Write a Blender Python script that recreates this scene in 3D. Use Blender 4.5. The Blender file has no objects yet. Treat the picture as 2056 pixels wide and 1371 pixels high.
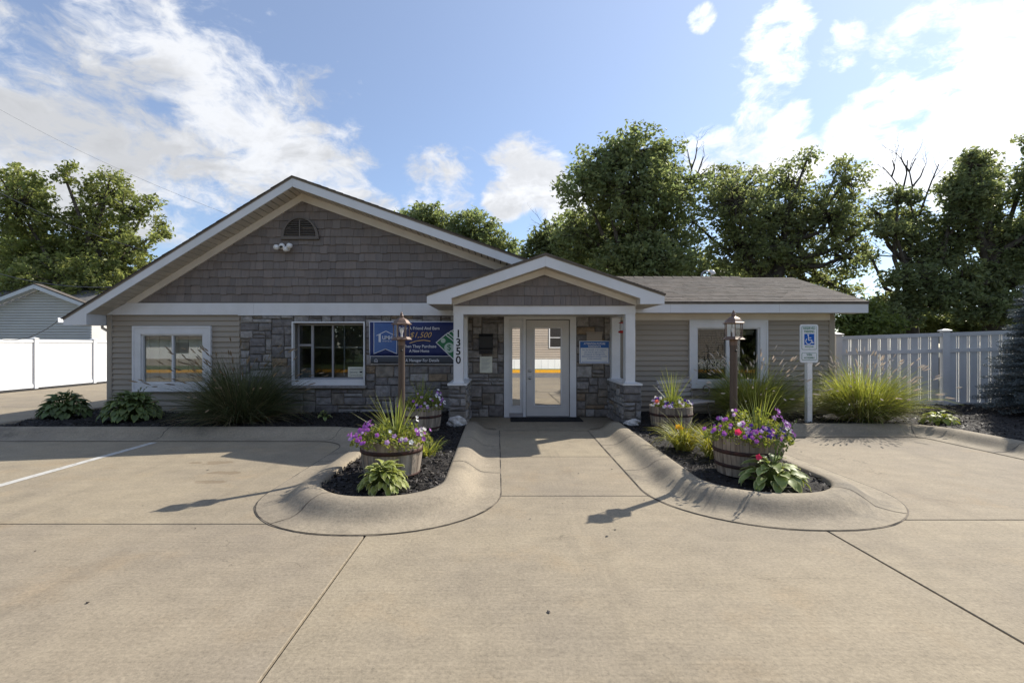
import bpy, math, random
import numpy as np
from mathutils import Vector, Matrix
R = math.radians
scn = bpy.context.scene
COL = scn.collection

# ------------------------------------------------------------------ camera
cd = bpy.data.cameras.new('camera'); cam = bpy.data.objects.new('camera', cd); COL.objects.link(cam)
cam.location = (0, 0, 1.52); cam.rotation_euler = (R(90), 0, 0)
cd.sensor_fit = 'HORIZONTAL'; cd.sensor_width = 36; cd.lens = 36*1000/2056
cd.shift_x = 19/2056; cd.shift_y = 7.5/2056; cd.clip_start = 0.05; cd.clip_end = 2000
scn.camera = cam
scn.view_settings.view_transform = 'Standard'; scn.view_settings.look = 'None'
scn.view_settings.exposure = 1.12; scn.view_settings.gamma = 1
try: scn.view_settings.use_curve_mapping = False
except Exception: pass
scn.cycles.max_bounces = 8; scn.cycles.transparent_max_bounces = 16
try: scn.cycles.use_denoising = True
except Exception: pass

# ------------------------------------------------------------------ node helper
class NT:
    def __init__(s, tree): s.t = tree
    def n(s, typ, **kw):
        x = s.t.nodes.new(typ)
        for k, v in kw.items(): setattr(x, k, v)
        return x
    def l(s, a, b): s.t.links.new(a, b)
    def put(s, sock, v):
        if isinstance(v, bpy.types.NodeSocket): s.l(v, sock)
        else: sock.default_value = v
    def math(s, op, a, b=0.0, c=0.0, clamp=False):
        x = s.n('ShaderNodeMath', operation=op); x.use_clamp = clamp
        s.put(x.inputs[0], a); s.put(x.inputs[1], b); s.put(x.inputs[2], c); return x.outputs[0]
    def vmath(s, op, a, b=(0, 0, 0)):
        x = s.n('ShaderNodeVectorMath', operation=op); s.put(x.inputs[0], a)
        if op == 'SCALE': s.put(x.inputs[3], b)
        else: s.put(x.inputs[1], b)
        return x.outputs['Value'] if op in ('DOT_PRODUCT', 'LENGTH') else x.outputs[0]
    def noise(s, vec, scale, detail=4, rough=.55, lac=2.0):
        x = s.n('ShaderNodeTexNoise'); s.put(x.inputs['Vector'], vec); s.put(x.inputs['Scale'], scale)
        x.inputs['Detail'].default_value = detail; x.inputs['Roughness'].default_value = rough
        x.inputs['Lacunarity'].default_value = lac
        return x.outputs[0]
    def ramp(s, v, a, b, c=0.0, d=1.0, smooth=True):
        x = s.n('ShaderNodeMapRange'); x.interpolation_type = 'SMOOTHSTEP' if smooth else 'LINEAR'
        s.put(x.inputs[0], v); s.put(x.inputs[1], a); s.put(x.inputs[2], b); s.put(x.inputs[3], c); s.put(x.inputs[4], d)
        return x.outputs[0]
    def mix(s, f, a, b, blend='MIX'):
        x = s.n('ShaderNodeMix', data_type='RGBA', blend_type=blend)
        s.put(x.inputs[0], f); s.put(x.inputs[6], a); s.put(x.inputs[7], b); return x.outputs[2]

def c4(c): return (c[0], c[1], c[2], 1.0)

# ------------------------------------------------------------------ sky and sun
SUN_EL, SUN_AZ = R(37.4), R(52.0)
SUN = Vector((math.cos(SUN_EL)*math.sin(SUN_AZ), math.cos(SUN_EL)*math.cos(SUN_AZ), math.sin(SUN_EL)))
world = bpy.data.worlds.new('World'); scn.world = world; world.use_nodes = True
W_ = NT(world.node_tree); bg = world.node_tree.nodes['Background']
sky = W_.n('ShaderNodeTexSky'); sky.sky_type = 'NISHITA'; sky.sun_disc = False
sky.sun_elevation = SUN_EL; sky.sun_rotation = SUN_AZ; sky.air_density = 1.0; sky.dust_density = 0.15; sky.ozone_density = 3.0
tc = W_.n('ShaderNodeTexCoord'); dvec = tc.outputs['Generated']
def sdir(px, py): return Vector(((px-1009)/1000, 1.0, (693-py)/1000)).normalized()
blobs = [(60,190,260),(260,120,220),(430,170,230),(560,240,190),(330,300,260),(520,340,220),(90,330,230),(650,250,90),(660,350,110),(690,390,90),(360,20,60),(430,410,150),(590,430,110),(40,250,200),(740,420,70),
         (880,385,85),(1060,345,85),(1010,400,50),(1140,420,60),
         (1560,70,85),(1545,130,95),(1535,205,90),(1540,285,95),(1412,36,34),(1690,98,62),(1440,315,80),(1600,320,70),
         (1900,110,200),(2030,50,180),(1960,230,200),(1760,250,110),(2150,180,300),(1800,330,110),(1700,280,70),(1960,330,130)]
cover = None
for bx_, by_, br_ in blobs:
    d0 = sdir(bx_, by_); d1 = sdir(bx_ + br_*1.25, by_); d2 = sdir(bx_, by_ - br_*1.25)
    ang = 0.5*(d0.angle(d1) + d0.angle(d2))
    dp = W_.vmath('DOT_PRODUCT', dvec, tuple(d0))
    m = W_.ramp(dp, math.cos(ang*1.1), math.cos(ang*0.25), 0, 1)
    cover = m if cover is None else W_.math('MAXIMUM', cover, m)
sep = W_.n('ShaderNodeSeparateXYZ'); W_.l(dvec, sep.inputs[0])
infront = W_.ramp(sep.outputs[1], 0.40, 0.62, 0, 1)
stretch = W_.vmath('MULTIPLY', dvec, (1, 1, 1.7))
warp = W_.n('ShaderNodeTexNoise'); W_.l(stretch, warp.inputs['Vector']); warp.inputs['Scale'].default_value = 5; warp.inputs['Detail'].default_value = 4
wv = W_.vmath('SCALE', W_.vmath('SUBTRACT', warp.outputs['Color'], (.5, .5, .5)), 0.16)
p = W_.vmath('ADD', stretch, wv)
n1 = W_.noise(p, 4.6, 7, .62)
n2 = W_.noise(p, 15.0, 6, .66)
nn = W_.math('ADD', W_.math('MULTIPLY', n1, .62), W_.math('MULTIPLY', n2, .38))
bias = W_.math('ADD', W_.math('MULTIPLY', infront, W_.math('SUBTRACT', W_.math('MULTIPLY', cover, 0.60), 0.44)),
               W_.math('MULTIPLY', W_.math('SUBTRACT', 1.0, infront), -0.08))
val = W_.math('ADD', W_.math('MULTIPLY_ADD', nn, 2.3, -0.65), bias)
mask = W_.ramp(val, 0.40, 0.77, 0, 1)
hor = W_.ramp(sep.outputs[2], 0.0, 0.10, 0.25, 1)
mask = W_.math('MULTIPLY', mask, hor)
towards = W_.math('MAXIMUM', W_.vmath('DOT_PRODUCT', dvec, tuple(SUN)), 0.0)
bright = W_.math('ADD', 3.95, W_.math('MULTIPLY', W_.math('POWER', towards, 4.0), 4.2))
shade = W_.ramp(W_.noise(W_.vmath('ADD', p, (.02, .02, .05)), 6.0, 5, .62), .38, .62, .80, 1.12)
thick = W_.ramp(val, .75, 1.05, 1.0, .90)
bright = W_.math('MULTIPLY', W_.math('MULTIPLY', bright, shade), thick)
comb = W_.n('ShaderNodeCombineXYZ'); W_.put(comb.inputs[0], W_.math('MULTIPLY', bright, .955)); W_.put(comb.inputs[1], W_.math('MULTIPLY', bright, .98)); W_.put(comb.inputs[2], W_.math('MULTIPLY', bright, 1.03))
# thin bright haze around the sun, as the photograph shows top right
veil = W_.math('MULTIPLY', W_.math('POWER', towards, 4.0), 0.10)
skyc = W_.mix(veil, W_.mix(.22, W_.mix(1.0, sky.outputs[0], (.69, .715, .76, 1), 'MULTIPLY'), (3.1, 3.4, 4.1, 1)), (13, 13.5, 14.5, 1))
final = W_.mix(mask, skyc, comb.outputs[0])
W_.l(final, bg.inputs[0]); bg.inputs[1].default_value = 0.10

sl = bpy.data.lights.new('sun', 'SUN'); so = bpy.data.objects.new('sun', sl); COL.objects.link(so)
sl.energy = 3.35; sl.angle = R(0.5); sl.color = (1.0, .93, .82)
so.rotation_euler = SUN.to_track_quat('Z', 'Y').to_euler(); so.location = (20, 20, 30)

# ------------------------------------------------------------------ materials
MATS = {}
def mat(name, col, col2=None, rough=.75, vscale=6., vsharp=(.35, .68), rnd=0., isl=0., bump=0., bscale=40., bdist=.01, stretch=(1, 1, 1),
        metal=0., trans=0., tcol=None, spec=.35, detail=5, fine=0., fscale=200., coord='Object', emis=None):
    if name in MATS: return MATS[name]
    m = bpy.data.materials.new(name); m.use_nodes = True; t = NT(m.node_tree)
    bs = m.node_tree.nodes['Principled BSDF']; out = m.node_tree.nodes['Material Output']
    tx = t.n('ShaderNodeTexCoord'); vec = tx.outputs[coord]
    oi = t.n('ShaderNodeObjectInfo')
    if rnd: vec = t.vmath('ADD', vec, t.vmath('SCALE', (17., 31., 53.), oi.outputs['Random']))
    if stretch != (1, 1, 1): vec = t.vmath('MULTIPLY', vec, stretch)
    c = c4(col)
    if col2 is not None:
        f = t.ramp(t.noise(vec, vscale, detail, .6), vsharp[0], vsharp[1])
        c = t.mix(f, c4(col), c4(col2))
    if fine:
        g = t.ramp(t.noise(vec, fscale, 2, .5), .3, .7, 1-fine, 1+fine, smooth=False)
        cc = t.n('ShaderNodeCombineXYZ')
        for i in range(3): t.put(cc.inputs[i], g)
        c = t.mix(1.0, c, cc.outputs[0], 'MULTIPLY')
    if rnd or isl:
        src = oi.outputs['Random']
        if isl: ge = t.n('ShaderNodeNewGeometry'); src = ge.outputs['Random Per Island']
        a = isl or rnd
        g = t.math('MULTIPLY_ADD', src, 2*a, 1-a)
        cc = t.n('ShaderNodeCombineXYZ')
        h = t.math('FRACT', t.math('MULTIPLY', src, 7.31))
        t.put(cc.inputs[0], t.math('MULTIPLY', g, t.math('MULTIPLY_ADD', h, .35*a, 1-.15*a)))
        t.put(cc.inputs[1], g)
        t.put(cc.inputs[2], t.math('MULTIPLY', g, t.math('MULTIPLY_ADD', h, -.35*a, 1+.15*a)))
        c = t.mix(1.0, c, cc.outputs[0], 'MULTIPLY')
    t.put(bs.inputs['Base Color'], c)
    bs.inputs['Roughness'].default_value = rough; bs.inputs['Metallic'].default_value = metal
    bs.inputs['Specular IOR Level'].default_value = spec
    if bump:
        b = t.n('ShaderNodeBump'); b.inputs['Strength'].default_value = bump; b.inputs['Distance'].default_value = bdist
        t.l(t.noise(vec, bscale, 4, .6), b.inputs['Height']); t.l(b.outputs[0], bs.inputs['Normal'])
    if trans:
        tr = t.n('ShaderNodeBsdfTranslucent')
        if tcol is None: t.put(tr.inputs[0], c)
        else:
            t.put(tr.inputs[0], t.mix(1.0, c, c4(tcol), 'MULTIPLY'))
        mx = t.n('ShaderNodeMixShader'); mx.inputs[0].default_value = trans
        t.l(bs.outputs[0], mx.inputs[1]); t.l(tr.outputs[0], mx.inputs[2]); t.l(mx.outputs[0], out.inputs[0])
    MATS[name] = m; return m

def glass(name, refl, tint, rough=0.0, wav=0.0):
    m = bpy.data.materials.new(name); m.use_nodes = True; t = NT(m.node_tree); out = m.node_tree.nodes['Material Output']
    m.node_tree.nodes.remove(m.node_tree.nodes['Principled BSDF'])
    gl = t.n('ShaderNodeBsdfGlossy'); gl.inputs['Roughness'].default_value = rough; gl.inputs[0].default_value = (.95, .95, .95, 1)
    tr = t.n('ShaderNodeBsdfTransparent'); tr.inputs[0].default_value = c4(tint)
    if wav:
        tx = t.n('ShaderNodeTexCoord'); b = t.n('ShaderNodeBump'); b.inputs['Strength'].default_value = 1.0; b.inputs['Distance'].default_value = wav
        t.l(t.noise(tx.outputs['Object'], 6.0, 2, .5), b.inputs['Height']); t.l(b.outputs[0], gl.inputs['Normal'])
    mx = t.n('ShaderNodeMixShader'); mx.inputs[0].default_value = refl
    t.l(tr.outputs[0], mx.inputs[1]); t.l(gl.outputs[0], mx.inputs[2]); t.l(mx.outputs[0], out.inputs[0])
    return m

def concrete(name, a, b, cc, line=.12, stain=.55):
    m = bpy.data.materials.new(name); m.use_nodes = True; t = NT(m.node_tree); bs = m.node_tree.nodes['Principled BSDF']
    geo = t.n('ShaderNodeNewGeometry'); pos = geo.outputs['Position']
    big = t.ramp(t.noise(pos, .55, 5, .6), .36, .66)
    c = t.mix(big, c4(a), c4(b))
    st = t.ramp(t.noise(t.vmath('ADD', pos, (31, 7, 3)), 1.3, 6, .62), .52, .74)
    c = t.mix(t.math('MULTIPLY', st, stain), c, c4(cc))
    # dark spots and drips of old oil
    oil = t.ramp(t.noise(t.vmath('ADD', pos, (11, 57, 3)), .9, 7, .7), .62, .74, 0, .40)
    c = t.mix(oil, c, (a[0]*.45, a[1]*.45, a[2]*.46, 1))
    # broom finish, drawn across the slab, and the sandy grain of the paste
    br = t.noise(t.vmath('MULTIPLY', pos, (1.2, 42, 1.2)), 1.0, 3, .6)
    sp = t.noise(pos, 42, 4, .75)
    peb = t.ramp(t.noise(t.vmath('ADD', pos, (5, 3, 1)), 60, 3, .65), .56, .70, 0, 1)
    g = t.math('ADD', t.math('MULTIPLY_ADD', br, line*2.2, 1-line*1.1), t.ramp(sp, .34, .66, -.17, .17, False))
    mid = t.ramp(t.noise(pos, 3.6, 8, .74), .34, .66, -.11, .10, False)
    g = t.math('SUBTRACT', t.math('ADD', g, mid), t.math('MULTIPLY', peb, .22))
    k = t.n('ShaderNodeCombineXYZ')
    for i in range(3): t.put(k.inputs[i], g)
    c = t.mix(1.0, c, k.outputs[0], 'MULTIPLY')
    # brown water marks left in the empty stall, hairline cracks, and pale scuffs
    wm = None
    for sx_, sy_, sr_ in ((-3.75, 6.45, .55), (-3.35, 5.95, .42), (-3.25, 5.55, .40)):
        dd = t.vmath('LENGTH', t.vmath('MULTIPLY', t.vmath('SUBTRACT', pos, (sx_, sy_, 0)), (1, 2.6, 0)))
        q_ = t.ramp(dd, sr_*.25, sr_, .30, -.25)
        wm = q_ if wm is None else t.math('MAXIMUM', wm, q_)
    wmk = t.ramp(t.math('ADD', t.noise(pos, 5.5, 4, .6), wm), .66, .72, 0, .55)
    c = t.mix(wmk, c, (a[0]*.55, a[1]*.48, a[2]*.42, 1))
    # faint tyre tracks where cars turn into the stalls
    sx3 = t.n('ShaderNodeSeparateXYZ'); t.l(pos, sx3.inputs[0]); xw = t.math('ADD', sx3.outputs[0], t.math('MULTIPLY', t.noise(pos, .35, 2, .5), .8)); trk = None
    for x0 in (-3.95, -2.45, 4.6, 6.1, 1.1):
        q_ = t.ramp(t.math('ABSOLUTE', t.math('SUBTRACT', xw, x0)), .05, .17, 1, 0); trk = q_ if trk is None else t.math('MAXIMUM', trk, q_)
    trk = t.math('MULTIPLY', trk, t.ramp(t.noise(t.vmath('MULTIPLY', pos, (6, .5, 1)), 1.5, 5, .65), .40, .66, 0, .20))
    c = t.mix(trk, c, (a[0]*.45, a[1]*.45, a[2]*.48, 1))
    vo = t.n('ShaderNodeTexVoronoi'); vo.feature = 'DISTANCE_TO_EDGE'; vo.inputs['Scale'].default_value = .42
    wn_ = t.n('ShaderNodeTexNoise'); wn_.inputs['Scale'].default_value = 2.2; wn_.inputs['Detail'].default_value = 6; t.l(pos, wn_.inputs['Vector'])
    t.l(t.vmath('ADD', pos, t.vmath('SCALE', wn_.outputs['Color'], .9)), vo.inputs['Vector'])
    hair = t.math('MULTIPLY', t.ramp(vo.outputs['Distance'], .0, .0035, .6, 0), t.ramp(t.noise(pos, .7, 2, .5), .54, .66))
    c = t.mix(hair, c, (a[0]*.3, a[1]*.3, a[2]*.3, 1))
    scf = t.ramp(t.noise(t.vmath('MULTIPLY', t.vmath('ADD', pos, (9, 2, 4)), (1, 3, 1)), 2.4, 8, .72), .60, .80, 0, .40)
    c = t.mix(scf, c, (a[0]*1.35, a[1]*1.38, a[2]*1.42, 1))
    oi = t.n('ShaderNodeObjectInfo'); k2 = t.n('ShaderNodeCombineXYZ'); tone = t.math('MULTIPLY_ADD', oi.outputs['Random'], .16, .92)
    for i, q_ in enumerate((1.0, 1.0, 1.0)): t.put(k2.inputs[i], tone if i < 2 else t.math('MULTIPLY_ADD', oi.outputs['Random'], .10, .95))
    c = t.mix(1.0, c, k2.outputs[0], 'MULTIPLY')
    t.put(bs.inputs['Base Color'], c); bs.inputs['Roughness'].default_value = .88; bs.inputs['Specular IOR Level'].default_value = .25
    bm = t.n('ShaderNodeBump'); bm.inputs['Strength'].default_value = .35; bm.inputs['Distance'].default_value = .006
    t.l(t.math('ADD', t.math('MULTIPLY', br, .5), sp), bm.inputs['Height']); t.l(bm.outputs[0], bs.inputs['Normal'])
    return m

M_conc = concrete('concrete', (.295, .248, .178), (.245, .208, .156), (.305, .235, .150))
M_kerb = concrete('kerb_concrete', (.30, .255, .190), (.24, .205, .158), (.13, .115, .095), .05, .85)
M_joint = mat('joint_filler', (.040, .035, .030), (.19, .16, .125), vscale=2.6, vsharp=(.42, .62), rough=.95)
M_ground = mat('ground_soil', (.06, .075, .03), (.09, .08, .05), vscale=.8, rough=.95, bump=.4, bscale=20)
M_asph = mat('asphalt', (.16, .155, .15), (.11, .108, .105), vscale=2, fine=.25, fscale=160, rough=.9)
M_mulch = mat('mulch', (.012, .010, .0095), (.030, .026, .024), vscale=30, rough=.9, bump=.8, bscale=60, bdist=.02)
M_chip = mat('mulch_chip', (.014, .012, .0115), (.036, .031, .030), vscale=40, isl=.8, rough=.65, spec=.35)
M_white = mat('white_trim', (.68, .68, .69), (.62, .62, .62), vscale=2.5, rough=.55, bump=.05, bscale=25)
M_bouncetrim = mat('bounce_tinted_trim', (.66, .61, .53), (.60, .55, .48), vscale=2.5, rough=.6)  # white trim tinted cream, the warm ground bounce put into its colour
M_soffit = mat('soffit_vinyl', (.56, .50, .42), (.50, .45, .38), vscale=4, rough=.6, rnd=.06)
M_fas = mat('white_fascia', (.66, .67, .69), (.60, .61, .62), vscale=1.2, rough=.5, stretch=(1, 1, .3))
M_siding = mat('taupe_siding', (.335, .292, .238), (.30, .262, .214), vscale=1.3, rough=.6, rnd=.05, bump=.12, bscale=30, stretch=(.15, 1, 2))
M_shake = mat('gable_shake', (.188, .162, .148), (.160, .140, .130), vscale=7, rough=.7, rnd=.13, bump=.5, bscale=34, bdist=.006, stretch=(4, 1, .25))
M_stone = None
M_mortar = mat('mortar', (.20, .18, .155), (.155, .14, .125), vscale=12, rough=.95, bump=.4, bscale=60)
M_roof = mat('asphalt_shingle', (.088, .075, .064), (.130, .112, .097), vscale=5, isl=.16, rough=.95, fine=.3, fscale=120, bump=.3, bscale=90)
M_roofedge = mat('drip_edge', (.20, .17, .13), rough=.6)
M_dark = mat('interior_dark', (.03, .028, .027), rough=.9)
M_intw = mat('interior_wall', (.42, .38, .33), (.36, .33, .29), rough=.9)
M_vent = mat('vent_taupe', (.135, .118, .105), rough=.6)
M_alum = mat('aluminium_frame', (.30, .30, .32), rough=.4, metal=.3)
M_blind = mat('blind_cream', (.78, .70, .56), (.70, .62, .50), vscale=4, rough=.7, trans=.2)
M_blindg = mat('blind_grey', (.42, .38, .33), rough=.7)
M_black = mat('black_metal', (.012, .012, .012), rough=.45)
M_blackp = mat('black_paint', (.008, .008, .009), rough=.6)
M_paper = mat('paper', (.62, .62, .52), (.55, .55, .47), vscale=8, rough=.8)
M_grey_ink = mat('grey_ink', (.28, .30, .30), rough=.8)
M_chrome = mat('satin_nickel', (.55, .53, .50), rough=.3, metal=1)
M_mat = mat('door_mat', (.014, .014, .015), (.03, .03, .03), vscale=80, rough=1, bump=.8, bscale=200)
M_rock = mat('white_rock', (.62, .60, .58), (.40, .38, .36), vscale=14, rough=.85, bump=.8, bscale=25, bdist=.02)
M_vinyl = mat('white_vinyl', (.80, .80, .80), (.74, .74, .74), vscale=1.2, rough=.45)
M_vinylg = mat('shaded_vinyl', (.60, .605, .62), (.53, .535, .55), vscale=1.5, rough=.5, rnd=.04)  # white vinyl greyed and blued, the picket fence's shade put into its colour
M_vinylb = mat('white_vinyl_board', (.80, .80, .80), rough=.45, rnd=.03, trans=.06)
M_slit = mat('thin_vinyl', (.85, .85, .83), rough=.5, trans=.75)
M_bronze = mat('bronze_lamp', (.185, .125, .095), (.13, .09, .07), vscale=10, rough=.5, metal=.25)
M_bpost = mat('brown_post', (.085, .060, .045), (.06, .043, .034), vscale=7, rough=.55, stretch=(1, 1, .2))
M_hoop = mat('rusty_hoop', (.075, .032, .024), (.035, .022, .02), vscale=14, rough=.8, bump=.4, bscale=60)
M_wood = mat('barrel_oak', (.36, .30, .235), (.12, .095, .075), vscale=6, vsharp=(.36, .70), rough=.9, rnd=.34, bump=.8, bscale=26, bdist=.008, stretch=(2.2, 2.2, .22))
M_soil = mat('soil', (.03, .022, .016), (.05, .04, .03), vscale=30, rough=1, bump=.6, bscale=60)
M_stem = mat('green_stem', (.12, .17, .04), rough=.7, trans=.2)
M_petleaf = mat('petunia_leaf', (.19, .245, .055), (.27, .28, .09), vscale=9, isl=.4, rough=.6, trans=.45, tcol=(1.3, 1.25, .6))
M_spike = mat('spike_blade', (.24, .30, .085), (.32, .35, .12), vscale=5, isl=.3, rough=.5, trans=.4, tcol=(1.3, 1.2, .6))
M_grass = mat('grass_blade', (.23, .275, .075), (.30, .31, .10), vscale=3, isl=.5, rough=.6, trans=.45, tcol=(1.3, 1.25, .55))
M_grassd = mat('dark_grass_blade', (.075, .10, .04), (.13, .135, .06), vscale=3, isl=.45, rough=.6, trans=.35)
M_straw = mat('dry_straw', (.40, .33, .20), (.30, .25, .15), vscale=3, isl=.3, rough=.8, trans=.3)
M_lily = mat('lily_blade', (.22, .25, .055), (.36, .33, .08), vscale=4, isl=.4, rough=.55, trans=.45, tcol=(1.3, 1.2, .5))
M_plume = mat('grass_plume', (.74, .67, .60), (.64, .57, .48), vscale=9, isl=.12, rough=.95, trans=.5)
M_plumed = mat('tan_plume', (.34, .27, .19), (.26, .21, .14), isl=.3, rough=.95, trans=.4)
M_hosta = mat('hosta_green', (.25, .31, .06), (.33, .36, .09), vscale=12, rnd=.25, rough=.5, trans=.35, tcol=(1.2, 1.15, .5))
M_hostad = mat('hosta_dark', (.10, .15, .055), (.14, .185, .07), vscale=12, rnd=.3, rough=.5, trans=.25)
M_hostam = mat('hosta_margin', (.44, .47, .20), rnd=.15, rough=.5, trans=.35)
M_hostagrey = mat('hosta_grey_green', (.19, .255, .08), (.26, .31, .10), vscale=12, rnd=.25, rough=.5, trans=.3, tcol=(1.2, 1.15, .5))
M_bark = mat('bark', (.060, .048, .038), (.095, .08, .065), vscale=7, rough=.95, bump=.7, bscale=14, bdist=.05, stretch=(1, 1, .25))
def blossom(name, c): return mat(name, c, rough=.6, rnd=.2, trans=.4)
PURPLE = blossom('purple_petal', (.42, .13, .52)); LILAC = blossom('lilac_petal', (.60, .38, .70)); VIOLET = blossom('violet_petal', (.075, .03, .26))
WHITEP = blossom('white_petal', (.80, .78, .78)); PINK = blossom('pink_petal', (.78, .045, .13)); CORAL = blossom('coral_petal', (.75, .16, .10)); YEL = blossom('yellow_petal', (.80, .42, .03))
M_navy = mat('banner_navy', (.014, .024, .105), (.022, .036, .14), vscale=2, rough=.55)
M_rib = mat('banner_ribbon_blue', (.055, .115, .30), (.08, .15, .34), vscale=2, rough=.55)
M_strip = mat('banner_grey', (.052, .058, .070), rough=.55)
M_bwhite = mat('banner_white', (.62, .63, .67), rough=.6)
M_gold = mat('banner_gold', (.55, .36, .16), rough=.6)
M_money = mat('banner_green', (.03, .16, .07), rough=.6)
M_mlight = mat('banner_pale_green', (.42, .52, .46), rough=.6)
M_sblue = mat('sign_blue', (.02, .11, .36), rough=.45)
M_hblue = mat('handicap_blue', (.0, .085, .40), rough=.4)
M_swhite = mat('sign_white', (.66, .68, .70), rough=.45)
M_sgreen = mat('sign_green', (.02, .17, .09), rough=.45)
M_yellow = mat('yellow_kerb_paint', (.66, .33, .015), (.52, .27, .03), vscale=5, rough=.7)
M_line = mat('line_paint', (.50, .49, .46), (.33, .30, .26), vscale=14, vsharp=(.45, .75), rough=.8)
M_homesid = mat('tan_home_siding', (.40, .34, .28), (.36, .31, .26), vscale=1, rough=.7, rnd=.05)
M_nsid = mat('grey_white_siding', (.62, .60, .56), (.57, .55, .52), vscale=1, rough=.6)
M_red = mat('red_plastic', (.35, .02, .02), rough=.35)
M_clear = mat('feeder_bottle', (.40, .42, .45), rough=.2)
G_win = glass('window_glass', .13, (.80, .82, .82))
G_dark = glass('dark_window_glass', .06, (.75, .78, .78))
G_door = glass('door_glass', .78, (.3, .3, .3), wav=.00002)
G_lamp = glass('lamp_glass', .025, (.95, .95, .94))

def stone_mat():
    m = bpy.data.materials.new('ledge_stone'); m.use_nodes = True; t = NT(m.node_tree); bs = m.node_tree.nodes['Principled BSDF']
    oi = t.n('ShaderNodeObjectInfo'); tx = t.n('ShaderNodeTexCoord'); r = oi.outputs['Random']
    vec = t.vmath('ADD', tx.outputs['Object'], t.vmath('SCALE', (17., 31., 53.), r))
    cr = t.n('ShaderNodeValToRGB'); t.l(r, cr.inputs[0]); e = cr.color_ramp; e.interpolation = 'CONSTANT'
    cols = [(0, (.185, .175, .170)), (.22, (.245, .235, .230)), (.45, (.150, .142, .140)), (.58, (.195, .175, .150)), (.75, (.28, .268, .258)), (.89, (.215, .165, .115)), (.94, (.165, .156, .155))]
    e.elements[0].position = 0; e.elements[0].color = c4(cols[0][1]); e.elements[1].position = cols[1][0]; e.elements[1].color = c4(cols[1][1])
    for p_, c_ in cols[2:]:
        el = e.elements.new(p_); el.color = c4(c_)
    f = t.ramp(t.noise(vec, 9, 6, .65), .32, .70, .80, 1.42)
    k = t.n('ShaderNodeCombineXYZ')
    for i, a in enumerate((1.0, .985, .97)): t.put(k.inputs[i], t.math('MULTIPLY', f, a))
    c = t.mix(1.0, cr.outputs[0], k.outputs[0], 'MULTIPLY')
    rust = t.ramp(t.noise(t.vmath('ADD', vec, (3, 9, 1)), 4, 5, .6), .60, .78, 0, .32)
    c = t.mix(rust, c, (.23, .155, .095, 1))
    t.put(bs.inputs['Base Color'], c); bs.inputs['Roughness'].default_value = .85; bs.inputs['Specular IOR Level'].default_value = .3
    b = t.n('ShaderNodeBump'); b.inputs['Strength'].default_value = .9; b.inputs['Distance'].default_value = .018
    t.l(t.noise(vec, 16, 6, .65), b.inputs['Height']); t.l(b.outputs[0], bs.inputs['Normal'])
    return m
M_stone = stone_mat()

# ------------------------------------------------------------------ geometry helpers
def link(o, parent=None, world=True):
    COL.objects.link(o)
    if parent is not None:
        o.parent = parent
        if world:
            q = parent; loc = Vector((0, 0, 0))
            while q is not None: loc = loc + q.location; q = q.parent
            # children are written in world coordinates
            pm = world_matrix(parent)
            o.matrix_parent_inverse = pm.inverted()
    return o
def world_matrix(o):
    m = Matrix.LocRotScale(o.location, o.rotation_euler, o.scale)
    if o.parent is not None: return world_matrix(o.parent) @ o.matrix_parent_inverse @ m
    return m
def fast_mesh(name, V, F, mats, smooth=False, mi=None):
    me = bpy.data.meshes.new(name); V = np.asarray(V, dtype=np.float32).reshape(-1, 3)
    me.vertices.add(len(V)); me.vertices.foreach_set('co', V.ravel())
    if isinstance(F, np.ndarray):
        k = F.shape[1]; me.loops.add(F.size); me.loops.foreach_set('vertex_index', F.astype(np.int32).ravel())
        me.polygons.add(len(F)); me.polygons.foreach_set('loop_start', np.arange(0, F.size, k, dtype=np.int32))
        me.polygons.foreach_set('loop_total', np.full(len(F), k, dtype=np.int32))
    else:
        tot = [len(f) for f in F]; flat = [i for f in F for i in f]
        me.loops.add(len(flat)); me.loops.foreach_set('vertex_index', flat)
        me.polygons.add(len(F)); st = np.concatenate([[0], np.cumsum(tot)[:-1]]).astype(np.int32)
        me.polygons.foreach_set('loop_start', st); me.polygons.foreach_set('loop_total', np.array(tot, dtype=np.int32))
    for m in (mats if isinstance(mats, (list, tuple)) else [mats]): me.materials.append(m)
    if mi is not None: me.polygons.foreach_set('material_index', np.array(mi, dtype=np.int32))
    me.polygons.foreach_set('use_smooth', np.full(len(me.polygons), bool(smooth)))
    me.update(calc_edges=True); me.validate(); return me
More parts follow.
